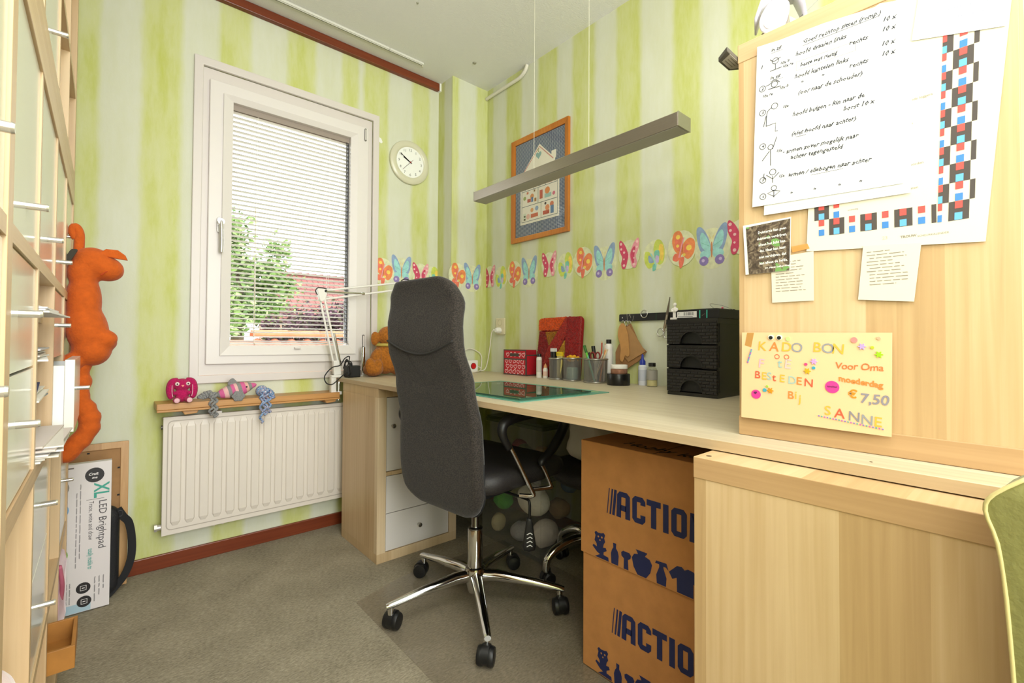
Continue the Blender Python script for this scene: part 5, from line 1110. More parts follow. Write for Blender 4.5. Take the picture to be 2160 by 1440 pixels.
for f, a, z, fn in [(FB, 1.225, 1.405, bf_orange), (FB, 1.345, 1.425, bf_blue), (FB, 1.475, 1.41, bf_pink), (FB, 1.56, 1.40, bf_lime),
                    (FPl, 1.643, 1.405, bf_orange), (FPl, 1.758, 1.405, bf_blue),
                    (FR, -2.36, 1.415, bf_pink), (FR, -2.245, 1.40, bf_lime), (FR, -2.12, 1.41, bf_orange), (FR, -1.99, 1.41, bf_blue), (FR, -1.825, 1.43, bf_pink), (FR, -1.70, 1.41, bf_lime),
                    (FR, -1.578, 1.415, bf_orange), (FR, -1.443, 1.40, bf_blue), (FR, -1.296, 1.415, bf_pink), (FR, -1.158, 1.392, bf_lime), (FR, -1.028, 1.405, bf_orange), (FR, -.896, 1.395, bf_blue), (FR, -.775, 1.415, bf_pink), (FR, -.66, 1.40, bf_lime), (FR, -.55, 1.40, bf_orange)]:
    BFI = globals().get('BFI', 0)+1; fn(f.at(a, z, .0002+.0017*(BFI % 2)))

# ------------------------------------------------------------------ papers on the side of the desk shelf
FU = Fr((UX, 0, 0), (0, -1, 0), (0, 0, 1))     # a = -y
def sheet(name, label, cat, poly, c, col='#dfdedb', th=.0006, group=None, curl=0.0):
    t = thing(name, label, cat, FU.p(poly[0][0], poly[0][1], c), group=group)
    bm = new(); prism(bm, FU, poly, c, c+th); obj('sheet', bm, M(col, .75), t)
    return t
# calendar page with a block pattern
cp = sheet('calendar_page', 'cream calendar page with black, red and blue block border', 'poster', [(-.302, 1.177), (-.058, 1.158), (-.025, 1.545), (-.185, 1.60), (-.285, 1.57)], .0015, '#dcd5c2')
cols = {'k': M('#4a423e', .7), 'r': M('#d9504a', .7), 'b': M('#3f7fc4', .7), 'l': M('#62aade', .7)}
fcol = Fr(FU.p(-.1, 1.197, .0024), FU.r*1.0+FU.u*.02, FU.u+FU.r*.03)
bm = new(); cw, chh = .0240, .0305
def cell(bm, f, a, b, a0, a1, dark):
    x0, x1 = max(a, a0), min(a+cw, a1)
    if dark and x1 > x0: flat(bm, f, rect(x0, b, x1, b+chh), 0, 0)
    for (p0, p1, q0, q1, mi) in ((.3, .68, .62, 1.0, 1), (.3, .68, .02, .4, 3 if dark else 2)):
        u0, u1 = max(a+cw*p0, a0), min(a+cw*p1, a1)
        if u1 > u0: flat(bm, f, rect(u0, b+chh*q0, u1, b+chh*q1), .0002, mi)
for j in range(0, 10):
    for i in range(-1, 2):
        cell(bm, fcol, i*cw, j*chh, -.013, .030, (i+j) % 2 == 0)
obj('block_column', bm, list(cols.values()), cp, fix=False)
bm = new(); frow = Fr(FU.p(-.296, 1.203, .0024), FU.r-FU.u*.028, FU.u)
for i in range(0, 8): cell(bm, frow, i*cw+.008, 0, 0, .182, i % 2 == 1)
for i in range(0, 2): cell(bm, frow, i*cw+.008, chh, 0, .3, i % 2 == 0)
obj('block_row', bm, list(cols.values()), cp, fix=False)
bm = new(); letters(bm, FU, '23', .008, -.185, 1.181, .0024); obj('page_number', bm, M('#b9b0a0', .7), cp)
bm = new(); letters(bm, FU, 'TROUW', .0055, -.160, 1.1795, .0024, bold=.0002); letters(bm, FU, 'SCHEURKALENDER', .0045, -.138, 1.178, .0024); letters(bm, FU, 'woensdag', .004, -.235, 1.242, .0024)
for z, s_ in ((1.41, 'onde loggers'), (1.37, 'en'), (1.30, 'worden'), (1.26, 'laten')): letters(bm, FU, s_, .006, -.148, z, .0024)
obj('small_print', bm, M('#8c857a', .7), cp, kind='stuff')
# sheet upper right
ts = sheet('handwritten_letter', 'white letter sheet tucked over the top corner of the calendar page', 'paper', [(-.143, 1.512), (-.034, 1.482), (-.012, 1.62), (-.125, 1.64)], .003)
bm = new(); f = FU.at(0, 0, .0037)
for i, l_ in enumerate((.075, .068, .05, .04)): scribble(bm, f, -.118+.008*i, 1.573-.017*i, l_, .006, 0, i, .0008, -.2)
obj('handwriting', bm, M('#9aa0b4', .7), ts, kind='stuff')
# second sheet and main sheet
s2_ = sheet('under_sheet', 'white sheet half hidden under the handwritten exercise sheet', 'paper', [(-.378, 1.262), (-.146, 1.254), (-.141, 1.50), (-.37, 1.51)], .0045)
bm = new(); ribbon(bm, FU, [(-.33, 1.272), (-.17, 1.266)], .0008, .0054); obj('pen_line', bm, M('#c9ccd4', .7), s2_)
ms_ = sheet('exercise_sheet', 'white sheet of handwritten neck exercises with stick figures', 'paper', [(-.400, 1.283), (-.155, 1.272), (-.145, 1.588), (-.270, 1.606), (-.345, 1.611), (-.389, 1.617)], .006)
f = Fr(FU.p(-.39, 1.60, .0068), FU.r-FU.u*.05, FU.u)
bm = new()
def hw(s_, a, b, size=.0115): letters(bm, f, s_, size, a, b, 0, shear=.35, jit=.0007, sx=.95, res=1, bold=.00022)
hw('Goed rechtop zitten (romp.)', .085, -.012, .011); ribbon(bm, f, [(.085, -.016), (.205, -.014)], .0007, 0)
hw('in zit', .028, -.005, .010); ribbon(bm, f, [(.028, -.008), (.05, -.008)], .0006, 0)
hw('hoofd draaien links', .072, -.032); hw('10 x', .208, -.028); hw('rechts', .16, -.048); hw('10 x', .207, -.045)
hw('10x li', .044, -.038, .008); hw('10x re', .048, -.046, .008)
hw('beste wat rustig', .08, -.056, .010); ribbon(bm, f, rect(.074, -.061, .17, -.044), .0005, .0001, closed=True)
hw('in zit', .026, -.062, .010); ribbon(bm, f, [(.026, -.065), (.05, -.065)], .0006, 0)
hw('hoofd kantelen links', .07, -.076); hw('10 x', .206, -.070); hw('rechts', .16, -.090); hw('10 x', .206, -.088)
hw('"', .08, -.094); hw('"', .115, -.094); hw('(oor naar de schouder)', .076, -.110); hw('10x li', .042, -.088, .008); hw('10x re', .01, -.094, .008)
hw('hoofd buigen - kin naar de', .066, -.150); hw('borst 10 x', .15, -.166)
hw('(niet hoofd naar achter)', .064, -.188); ribbon(bm, f, [(.072, -.192), (.09, -.192)], .0008, 0)
hw('- armen zover mogelijk naar', .048, -.220); hw('achter tegengesteld', .062, -.234)
hw('armen / ellebogen naar achter', .058, -.268); ribbon(bm, f, [(.098, -.273), (.15, -.272)], .0006, 0)
for a in (.06, .10, .14, .172): hw('"', a, -.308)
obj('handwriting', bm, INK, ms_, kind='stuff')
bm = new()
def circle(a, b, r, n=12): ribbon(bm, f, circ(a, b, r, n), .0012, 0, closed=True)
hw('1', .006, -.034); ribbon(bm, f, spl([(.026, -.020), (.034, -.026), (.046, -.022)]), .0012); circle(.036, -.026, .006); ribbon(bm, f, [(.036, -.032), (.036, -.044)], .0012); ribbon(bm, f, [(.026, -.044), (.048, -.043)], .0012)
hw('2', .009, -.078, .008); circle(.011, -.075, .006); circle(.034, -.073, .006); ribbon(bm, f, [(.022, -.080), (.046, -.081)], .0012); ribbon(bm, f, spl([(.018, -.072), (.026, -.070), (.034, -.064), (.044, -.072)]), .0012)
hw('3', .009, -.128, .008); circle(.011, -.125, .006); circle(.034, -.118, .006); ribbon(bm, f, spl([(.028, -.120), (.020, -.128), (.018, -.155)]), .0012); ribbon(bm, f, [(.018, -.155), (.036, -.153), (.035, -.170), (.04, -.170)], .0012); ribbon(bm, f, [(.018, -.134), (.013, -.155)], .0012); hw('10x', .048, -.128, .008)
hw('4', .009, -.198, .008); circle(.011, -.195, .006); circle(.026, -.200, .005); ribbon(bm, f, [(.026, -.205), (.026, -.238)], .0012); ribbon(bm, f, [(.030, -.205), (.038, -.182)], .0012); ribbon(bm, f, [(.024, -.208), (.010, -.225)], .0012); hw('15x', .036, -.214, .008)
hw('5', .009, -.268, .008); circle(.011, -.265, .006); circle(.030, -.252, .006); ribbon(bm, f, [(.018, -.256), (.030, -.266), (.042, -.255)], .0012); ribbon(bm, f, [(.030, -.260), (.030, -.274)], .0012); ribbon(bm, f, spl([(.014, -.252), (.013, -.258), (.016, -.264)]), .0012); hw('15x', .040, -.266, .008)
hw('6', .009, -.302, .008); circle(.011, -.299, .006); circle(.032, -.285, .005); ribbon(bm, f, [(.020, -.294), (.032, -.302), (.044, -.293), (.032, -.290)], .0012, closed=True); ribbon(bm, f, [(.032, -.29), (.032, -.304)], .0012)
obj('stick_figures', bm, INK, ms_, kind='stuff')
# quote card
def foliage_print():
    m = bpy.data.materials.new('tree_root_photo'); m.use_nodes = True; nt = m.node_tree; b = nt.nodes['Principled BSDF']; N = nt.nodes.new; L = nt.links.new
    tc = N('ShaderNodeTexCoord'); n = N('ShaderNodeTexNoise'); n.inputs['Scale'].default_value = 60; n.inputs['Detail'].default_value = 6; n.inputs['Distortion'].default_value = 2; L(tc.outputs['Object'], n.inputs['Vector'])
    r = N('ShaderNodeValToRGB'); e = r.color_ramp.elements; e[0].position = .35; e[0].color = lin('#3a2f28'); e[1].position = .75; e[1].color = lin('#a3937a'); k = e.new(.5); k.color = lin('#5a4d40'); L(n.outputs['Fac'], r.inputs[0])
    n2 = N('ShaderNodeTexNoise'); n2.inputs['Scale'].default_value = 35; n2.inputs['Detail'].default_value = 3; L(tc.outputs['Object'], n2.inputs['Vector'])
    g = N('ShaderNodeMath'); g.operation = 'GREATER_THAN'; g.inputs[1].default_value = .60; L(n2.outputs['Fac'], g.inputs[0])
    mx = N('ShaderNodeMix'); mx.data_type = 'RGBA'; L(g.outputs[0], mx.inputs['Factor']); L(r.outputs[0], mx.inputs['A']); mx.inputs['B'].default_value = lin('#6f9a55'); L(mx.outputs['Result'], b.inputs['Base Color']); b.inputs['Roughness'].default_value = .35
    return m
qc = sheet('quote_card', 'dark tree root photo card printed with a white quotation', 'card', [(-.420, 1.248), (-.415, 1.143), (-.330, 1.143), (-.328, 1.249)], .0038, '#dcded8')
bm = new(); prism(bm, FU, [(-.414, 1.243), (-.408, 1.143), (-.331, 1.1435), (-.329, 1.246)], .0044, .0048); ph_ = obj('photo_print', bm, foliage_print(), qc)
bm = new(); fq = Fr(FU.p(0, 0, .0052), FU.r+FU.u*.035, FU.u)
for i, s_ in enumerate(('Duisternis kan geen', 'duisternis verdrijven,', 'alleen het licht kan', 'dat. Haat kan haat', 'niet verdrijven, dat', 'kan alleen de liefde.')): letters(bm, fq, s_, .0078, -.392+(.002, 0, .003, .005, .004, .005)[i], 1.2385-.0128*i, 0, bold=.00016, sx=.86, res=1)
letters(bm, fq, 'Dr. Martin Luther King', .0048, -.376, 1.164, 0, bold=.00012, res=1); obj('quote_text', bm, M('#f4f2ec', .6), ph_)
def note(label, poly, c, a, z, n, seed):
    t = sheet('printed_note', label, 'note', poly, c, '#d9cfbd', group='printed notes on the shelf side')
    rnd = random.Random(seed); bm = new()
    for i in range(n): scribble(bm, FU, a+rnd.choice((0, 0, .004)), z-.0058*i, rnd.uniform(.03, .056), .0026, c+.0009, seed*50+i)
    obj('print', bm, M('#6d6456', .7), t, kind='stuff')
    return t
note('cream printed note partly covered by the dark quote card', [(-.366, 1.172), (-.290, 1.176), (-.290, 1.081), (-.364, 1.081)], .0012, -.357, 1.160, 11, 1)
note('cream printed note hanging below the calendar page', [(-.212, 1.174), (-.133, 1.167), (-.143, 1.070), (-.220, 1.078)], .0028, -.207, 1.160, 11, 2)
bm = new(); prism(bm, FU, [(-.328, 1.19), (-.300, 1.192), (-.296, 1.182), (-.326, 1.178)], .0028, .0031); obj('tape_piece', bm, see_through('yellow_tape', '#e8b060', .55, .3), None, 'yellowed tape strip between quote card and calendar page', 'tape')

# gift voucher card
FK = Fr(FU.p(-.420, .843, .010), FU.r-FU.u*.012, FU.u); kw, kh = .247, .178
kc = thing('gift_voucher', 'peach coloured handmade gift voucher with coloured letters and stickers', 'card', FK.p(0, 0, 0))
bm = new(); prism(bm, FK, [(-.002, 0), (kw, 0), (kw+.002, kh), (0, kh)], 0, .0012); obj('card', bm, M('#e3c194', .7), kc)
def kx(u, v): return (u-40)/1850*kw, kh-(v-70)/1330*kh*(1.0)+0.0
PEN = {'y': '#dcaf3e', 'o': '#e0823c', 'r': '#cf5a3c', 'g': '#8f9298', 't': '#9cbab4', 'p': '#eeb9c6', 'pk': '#cf3f8e', 'gr': '#87838c'}
def kw_text(s_, u, v, size, colr, shear=0.0, bold=0.0, sp=1.0, sl=0.0):
    bm = new(); a, b = kx(u, v); letters(bm, FK, s_, size, a, b, .0018, shear=shear, jit=.0004, bold=bold+.0002, spacing=sp, sl=sl, res=3); obj('lettering', bm, M(colr, .6), kc, label=None)
sz = .026
for s_, u, v, c_ in (('K', 270, 345, PEN['y']), ('A', 440, 350, PEN['o']), ('D', 600, 350, PEN['y']), ('O', 730, 355, PEN['g']), ('B', 1010, 345, PEN['y']), ('O', 1115, 355, PEN['g']), ('N', 1240, 360, PEN['y']),
                     ('F', 275, 610, '#efaebe'), ('t', 550, 595, PEN['t']), ('E', 640, 600, '#c9b9b4')): kw_text(s_, u, v, sz, c_, .1)
for s_, u, v, c_ in (('B', 225, 775, PEN['r']), ('E', 325, 785, PEN['y']), ('S', 400, 785, PEN['t']), ('t', 480, 800, PEN['r']), ('E', 575, 805, PEN['y']), ('D', 690, 820, PEN['t']), ('E', 800, 825, PEN['o']), ('N', 900, 840, PEN['r']),
                     ('B', 685, 1040, PEN['o']), ('i', 780, 1035, PEN['y']), ('j', 835, 1080, PEN['y'])): kw_text(s_, u, v, .021, c_, .05)
for s_, u, v, c_ in (('S', 1150, 1215, PEN['y']), ('A', 1270, 1235, PEN['r']), ('N', 1425, 1255, PEN['gr']), ('N', 1565, 1280, PEN['g']), ('E', 1705, 1290, PEN['y'])): kw_text(s_, u, v, .024, c_, .05)
kw_text('Voor Oma', 1285, 565, .0168, '#c9713a', .1, sp=.95); kw_text('moederdag', 1325, 730, .0142, PEN['o'], 0, .0003, sl=-.12); kw_text('€', 1430, 945, .020, '#e38a1e', .1, .0004); kw_text('7,50', 1560, 1000, .024, '#8a8690', .1, .0003)
def stk(nm, poly, c0, c1, col): bm = new(); prism(bm, FK, poly, c0, c1); return obj(nm, bm, M(col, .25), kc)
for u, v, r, col, nm in ((467, 145, 42, '#f0ead8', 'googly_eye'), (582, 145, 42, '#f0ead8', 'googly_eye')):
    a, b = kx(u, v); e_ = stk(nm, circ(a, b, .0052, 16), .0013, .003, col); bm = new(); prism(bm, FK, circ(a, b-.0006, .0038, 14), .003, .0035); obj('pupil', bm, BLACK, e_)
for u, v in ((550, 430), (680, 430)):
    a, b = kx(u, v); bm = new(); ribbon(bm, FK, circ(a, b, .0042, 14), .0012, .0018, closed=True); obj('ring_dot', bm, M('#d05f3f', .5), kc)
def flower(u, v, r, col):
    a, b = kx(u, v); stk('flower_sticker', [(a+r*(1+.35*math.cos(6*t))*math.cos(t)*.8, b+r*(1+.35*math.cos(6*t))*math.sin(t)*.8) for t in [2*PI*i/36 for i in range(36)]], .0013, .0026, col)
for u, v, col in ((1590, 255, '#b79ad0'), (1770, 355, '#9ccf2a'), (1030, 480, '#c79ad0'), (948, 620, '#c9a51c'), (455, 945, '#d08a1e')): flower(u, v, .0058, col)
for u, v, r, col in ((1505, 170, .0052, '#e88a84'), (1700, 265, .0028, '#b8bf3a'), (930, 525, .0028, '#d8407a'), (1028, 570, .003, '#3f9db8'), (375, 945, .0038, '#4aa3b8'), (410, 885, .0024, '#9fc24a'), (700, 165, .004, '#bcd886'), (1770, 145, .0028, '#c9a888')):
    a, b = kx(u, v); stk('gem_sticker', circ(a, b, r, 12), .0013, .0026, col)
for u, v, r in ((1250, 820, .0112), (250, 1020, .0092)):
    a, b = kx(u, v); q = stk('badge_sticker', circ(a, b, r, 24), .0013, .0022, '#d23f92'); bm = new()
    if u > 1000: scribble(bm, FK, a-.008, b-.002, .016, .005, .0026, 5, .001)
    else: flat(bm, FK, heart(a-.001, b+.003, .0032, .2), .0026)
    obj('badge_print', bm, M('#5c2050', .5), q)
for i in range(22):
    a, b = kx(1090+34*i, 1238+3.6*i); stk('glitter_bead', circ(a, b, .0014, 6), .0013, .0024, ('#8a76c0', '#5aa59a', '#c06ab0')[i % 3])
for i in range(9):
    a, b = kx(185-7*i, 340+24*i); stk('glitter_bead', circ(a, b, .0018, 6), .0013, .0026, ('#7a86b0', '#6ab0a5', '#a06ab0')[i % 3])
bm = new(); prism(bm, FK, [kx(120, 75), kx(222, 75), kx(180, 300), kx(85, 270)], .0012, .0015); obj('tape', bm, see_through('yellow_tape', '#e8b060', .55, .3), kc)

# things on top of the desk shelf
wc = thing('white_camera', 'white rounded plastic device standing on top of the desk shelf', 'device', (1.09, .40, UZ1+.012))
bm = new(); box(bm, 1.055, .20, UZ1+.0005, 1.30, .405, UZ1+.012); obj('white_shelf_plate', bm, WHITE, None, 'flat white board lying on top of the desk shelf', 'board')
FW = Fr((1.075, .40, UZ1+.0125), (.35, -.93, .0), (0, 0, 1))
bm = new(); prism(bm, FW, [(-.002, 0), (.05, 0), (.05, .05), (-.002, .022)], -.05, -.002); obj('grey_base', bm, M('#8f8577', .5), wc)
bm = new(); prism(bm, FW, spl([(.022, .085), (.048, .075), (.050, .05), (.040, .022), (.018, .012), (-.002, .024), (-.006, .046), (.004, .07)], 4, True), 0, .008); obj('front_shell', bm, M('#e9e6ee', .35), wc, mods=[BEV(.003, 2)])
bm = new(); lathe(bm, [(.016, 0), (.0165, .003), (.014, .005), (.006, .004), (.001, .0055)], FW.p(.018, .038, .008), 24, axis=(FW.r, FW.u, FW.n)); obj('round_lens', bm, M('#f1eff4', .3), wc, smooth=40)
bm = new(); rings(bm, [[FW.p(a, b, c) for a, b in ((-.012, .05), (.0, .085), (.028, .104), (.06, .098), (.074, .06), (.078, .03))] for c in (-.05, .014)], 0, False, False, closed=False); obj('hood', bm, M('#e4e1ec', .35), wc, smooth=60, fix=False, mods=[('SOLIDIFY', {'thickness': .004})])
bm = new(); prism(bm, FW, [(.052, .0), (.08, .0), (.078, .022), (.052, .045)], -.03, -.004); obj('side_shell', bm, M('#efedf2', .35), wc)
bm = new(); tube(bm, [FW.p(.07, .04, -.01), FW.p(.10, .07, -.02), FW.p(.14, .11, -.03), FW.p(.2, .13, -.04), FW.p(.26, .02, -.04)], .0012, n=6); obj('thin_cable', bm, M('#8a8a7c', .6), wc)
bk2 = thing('card_holder', 'dark grey tilted plastic holder on the far end of the desk shelf', 'holder', (1.0, .44, 1.60))
FH = Fr((0, 0, 1.612), (1, 0, 0), (0, -1, 0))          # seen from below
bm = new(); prism(bm, FH, [(.975, -.433), (1.0, -.463), (1.05, -.463), (1.075, -.433)], -.010, 0); obj('rim', bm, M('#57534b', .5), bk2, mods=[BEV(.0015)])
bm = new(); prism(bm, FH, [(.99, -.4335), (1.004, -.457), (1.046, -.457), (1.06, -.4335)], 0, .0008); cdh = obj('card', bm, M('#a7a193', .6), bk2)
bm = new()
for b_ in (-.438, -.444, -.450): ribbon(bm, FH, [(1.004, b_), (1.04, b_)], .0016, .0012)
obj('card_print', bm, M('#6d675c', .6), cdh, kind='stuff')

# cardboard boxes with print
CARD = M('#c78a50', .85, noise=.07, ns=25, bump=.1, bs=90); NAVY = M('#20295c', .6)
def strokes(bm, f, lines, wd_, c=.0006):
    for pts, cl_ in lines: ribbon(bm, f, pts, wd_, c, 0, cl_)
def logo(bm, f, a, b, h, tilt):
    def P(x, y): return (a+x*h*.87, b+y*h+tilt*x*h)
    w_ = h*.215; o = w_/h/2; e = .07
    def S(pts, closed=False): ribbon(bm, f, [P(x, y) for x, y in pts], w_, .0006, 0, closed)
    for i, q in enumerate((.025, .045, .075)): ribbon(bm, f, [P(-.52+.17*i, 0), P(-.40+.17*i, 1)], q*h*1.6, .0006)
    S([(o, 0), (o+.03, 1-o-e), (o+.03+e, 1-o), (.56-e, 1-o), (.58, 1-o-e), (.58, 0)]); S([(o+.1, .38), (.5, .38)])
    x = .82; S([(x+.52, .70), (x+.52, 1-o-e), (x+.52-e, 1-o), (x+o+e, 1-o), (x+o, 1-o-e), (x+o, o+e), (x+o+e, o), (x+.52-e, o), (x+.52, o+e), (x+.52, .34)])
    x = 1.52; S([(x, 1-o), (x+.66, 1-o)]); S([(x+.33, 1-o*2), (x+.33, 0)])
    x = 2.30; S([(x+o, 0), (x+o, 1)])
    x = 2.66; S([(x+o, o+e), (x+o, 1-o-e), (x+o+e, 1-o), (x+.54-e, 1-o), (x+.54, 1-o-e), (x+.54, o+e), (x+.54-e, o), (x+o+e, o)], True)
    x = 3.44; S([(x+o, 0), (x+o, 1-o), (x+.2, 1-o), (x+.5, o), (x+.58, o), (x+.58, 1)])
SIL = {
 'bear': [(-.02, 0), (.0, .012), (-.012, .016), (-.03, .03), (-.026, .036), (-.012, .032), (-.014, .042), (-.022, .05), (-.018, .066), (-.022, .074), (-.016, .08), (-.008, .077), (.004, .078), (.014, .082), (.02, .076), (.016, .066), (.02, .056), (.014, .046), (.012, .036), (.022, .038), (.026, .03), (.014, .022), (.014, .014), (.032, .012), (.034, .0)],
 'bottle': [(-.012, 0), (-.014, .03), (-.010, .042), (-.005, .05), (-.006, .064), (.006, .064), (.005, .05), (.012, .042), (.015, .03), (.013, 0)],
 'mic': [(-.008, 0), (-.007, .03), (-.016, .036), (-.017, .046), (-.010, .052), (.012, .052), (.018, .045), (.016, .036), (.007, .03), (.009, 0)],
 'vase': [(-.014, 0), (-.028, .02), (-.034, .045), (-.026, .058), (-.012, .062), (-.02, .074), (.02, .074), (.012, .062), (.028, .058), (.036, .045), (.03, .02), (.016, 0)],
 'spray': [(-.014, 0), (-.016, .025), (-.006, .05), (-.006, .058), (-.02, .058), (-.016, .066), (.018, .068), (.024, .05), (.016, .056), (.008, .056), (.008, .05), (.018, .025), (.016, 0)],
 'shirt': [(-.022, 0), (-.023, .038), (-.036, .03), (-.046, .046), (-.022, .07), (-.008, .072), (0, .066), (.010, .072), (.026, .07), (.05, .046), (.04, .03), (.025, .038), (.025, 0)]}
def carton(label, x0, y0, z0, x1, y1, z1, dy):
    t = thing('cardboard_box', label, 'cardboard box', ((x0+x1)/2, (y0+y1)/2, z0), group='printed cardboard boxes under the desk')
    bm = new(); box(bm, x0, y0, z0, x1, y1, z1); obj('carton', bm, CARD, t, mods=[BEV(.002)])
    bm = new(); box(bm, x0+.003, (y0+y1)/2-.001, z1, x1-.003, (y0+y1)/2+.001, z1+.0008); obj('flap_seam', bm, M('#6e4522', .9), t)
    f = Fr((x0-.0004, y1, z0), (0, -1, 0), (0, 0, 1))
    bm = new(); logo(bm, f, .135+dy, .145, .075, -.0); obj('logo', bm, NAVY, t, fix=False)
    for k, a, s in (('bear', .075, .95), ('bottle', .128, .95), ('mic', .167, .95), ('vase', .218, .92), ('spray', .278, .9), ('shirt', .345, .95)):
        bm = new(); flat(bm, f, [(a+u*s+dy*.3, .004+v*s) for u, v in SIL[k]], .0006); pp = obj('print_'+k, bm, NAVY, t)
        if k == 'bear':
            bm = new()
            for u, v, r in ((-.006, .062, .003), (.007, .063, .003), (0, .053, .0025)): flat(bm, f, circ(a+u+dy*.3, .004+v, r, 8), .0009)
            obj('bear_face', bm, CARD, pp)
    return t
carton('lower brown cardboard box with navy logo and pictograms, standing on the mat', 1.133, .456, .004, 1.50, .952, .348, .01)
ub = carton('upper brown cardboard box with navy logo, stacked under the desk', 1.128, .456, .349, 1.49, .957, .694, 0)
bm = new(); f = Fr((1.15, .90, .6946), (0, -1, 0), (1, 0, 0)); letters(bm, f, 'Hobby kast', .06, .06, .02, .0004, shear=.3, jit=.003); obj('marker_writing', bm, M('#1c1410', .7), ub)

# clear bins under the desk
CLEAR = see_through('clear_plastic_bin', '#dfe0d8', .05, .08, tint=(.97, .97, .96))
def bin_(label, x0, y0, z0, x1, y1, z1, rim='#cfd0c8'):
    t = thing('storage_bin', label, 'storage bin', ((x0+x1)/2, (y0+y1)/2, z0), group='clear bins under the desk')
    bm = new(); w_ = .004
    box(bm, x0, y0, z0, x1, y1, z0+w_); box(bm, x0, y0, z0+w_, x0+w_, y1, z1); box(bm, x1-w_, y0, z0+w_, x1, y1, z1); box(bm, x0+w_, y0, z0+w_, x1-w_, y0+w_, z1); box(bm, x0+w_, y1-w_, z0+w_, x1-w_, y1, z1); obj('tub', bm, CLEAR, t)
    bm = new(); frame_ring(bm, Fr((0, 0, z1), (1, 0, 0), (0, 1, 0)), (x0-.012, y0-.012, x1+.012, y1+.012), (x0, y0, x1, y1), -.012, .004); obj('rim', bm, see_through('bin_rim_' + rim, rim, .22, .2), t)
    bm = new(); box(bm, x0-.008, y0-.008, z1+.0045, x1+.008, y1+.008, z1+.016); obj('lid', bm, see_through('bin_rim_' + rim, rim, .22, .2), t)
    return t
b1 = bin_('large clear plastic bin filled with white stuffing and coloured yarn', 1.49, 1.50, .0005, 1.84, 1.93, .37)
def yarn(label, c, r, col, cat='yarn ball'):
    bm = new(); rnd = random.Random(label); ball(bm, c, tuple(q*.86 for q in r), 16)
    for _ in range(16):
        d = V((rnd.gauss(0, 1), rnd.gauss(0, 1), rnd.gauss(0, 1))).normalized(); k_ = rnd.uniform(.22, .36)*min(r)/.05; ball(bm, V(c)+V((d.x*r[0], d.y*r[1], d.z*r[2]))*.66, (k_*.05,)*3, 10)
    obj('yarn_ball' if cat == 'yarn ball' else 'stuffing', bm, M(col, .95, bump=1, bs=90), None, label, cat, 'contents of the clear bins', mods=REM(.007, 3))
yarn('fluffy white stuffing at the front of the large clear bin', (1.57, 1.63, .235), (.068, .115, .085), '#f2ece2', 'stuffing')
yarn('green yarn ball in the large clear bin', (1.56, 1.84, .19), (.055, .065, .06), '#4fb545')
yarn('orange yarn ball in the large clear bin', (1.66, 1.83, .28), (.045, .05, .04), '#c9562c')
yarn('pale pinkish stuffing low in the large clear bin', (1.60, 1.58, .085), (.09, .065, .075), '#dccfc8', 'stuffing')
yarn('grey stuffing at the bottom of the large clear bin', (1.57, 1.72, .06), (.065, .06, .052), '#aaa6b0', 'stuffing')
yarn('cream yarn ball in the far corner of the large clear bin', (1.56, 1.88, .06), (.05, .038, .055), '#d6c8a8')
yarn('blue and red yarn ball high at the right in the bin', (1.75, 1.56, .29), (.055, .05, .045), '#5f7ba6')
yarn('brown yarn ball right of the white stuffing', (1.72, 1.60, .17), (.06, .07, .055), '#9a7c5c')
b2 = bin_('smaller clear bin with green rim stacked on the large bin', 1.52, 1.52, .3875, 1.83, 1.91, .60, '#8a9a6a')
yarn('dark red yarn in the smaller stacked bin', (1.66, 1.83, .445), (.05, .05, .045), '#9a2e2a'); yarn('ochre yarn in the smaller stacked bin', (1.62, 1.62, .445), (.05, .055, .048), '#b08a4c'); yarn('olive yarn in the smaller stacked bin', (1.60, 1.73, .445), (.045, .05, .045), '#6f7a4a')
wf = thing('white_bag', 'white cloth bag lying on the black stool under the desk', 'bag', (1.56, 1.27, .492))
bm = new(); pillow(bm, spl([(-.06, 0), (.06, 0), (.075, .12), (.05, .22), (.015, .25), (-.02, .25), (-.055, .2), (-.075, .1)], 3, True), lambda a, b, c: V((1.56+c*1.2, 1.27-a*1.25+.01*math.sin(b*40), .503+b*.8+.004*math.sin(a*60)*min(1, b*20))), .05); obj('cloth', bm, M('#e4ddcf', .9, bump=.6, bs=20), wf, smooth=180)
bm = new(); tube(bm, [(1.56, 1.29, .69), (1.54, 1.28, .715), (1.56, 1.26, .70)], .006, n=6); obj('knot', bm, M('#d6cfc0', .9), wf)

# frame, light pad box and bag in the far left corner
FF = Fr((-.20, 2.545, .004), (1, 0, 0), (0, -.085, 1)).at(0, 0, 0)
lf = thing('leaning_frame', 'back of a wooden picture frame leaning against the wall', 'frame', (-.05, 2.5, 0))
FF = Fr((-.20, 2.478, .003), (1, 0, 0), (0, .075, 1))
bm = new(); frame_ring(bm, FF, (0, 0, .285, .575), (.026, .026, .259, .549), -.012, .004); obj('frame', bm, wood('frame_pine', ('#a47744', '#bd8f58', '#cda36c'), 'z', 'x', .3), lf, mods=[BEV(.0015)])
bm = new(); prism(bm, FF, rect(.026, .026, .259, .549), -.008, -.002); bp_ = obj('backing_board', bm, M('#a37a4e', .8, noise=.08, ns=30), lf)
for a, b in ((.16, .54), (.254, .47), (.254, .36), (.10, .54)):
    bm = new(); prism(bm, FF, rect(a-.004, b-.003, a+.004, b+.003), -.002, .001); obj('clip', bm, BLACKM, lf)
bx = thing('light_pad_box', 'white product box with teal lettering standing in the corner', 'box', (-.08, 2.34, 0))
FX_ = Fr((-.245, 2.322, .004), (1, 0, 0), (0, .02, 1)); bw, bh = .275, .537
bm = new(); prism(bm, FX_, rect(0, 0, bw, bh), -.035, 0); obj('carton', bm, M('#dcd6d4', .5), bx, mods=[BEV(.001)])
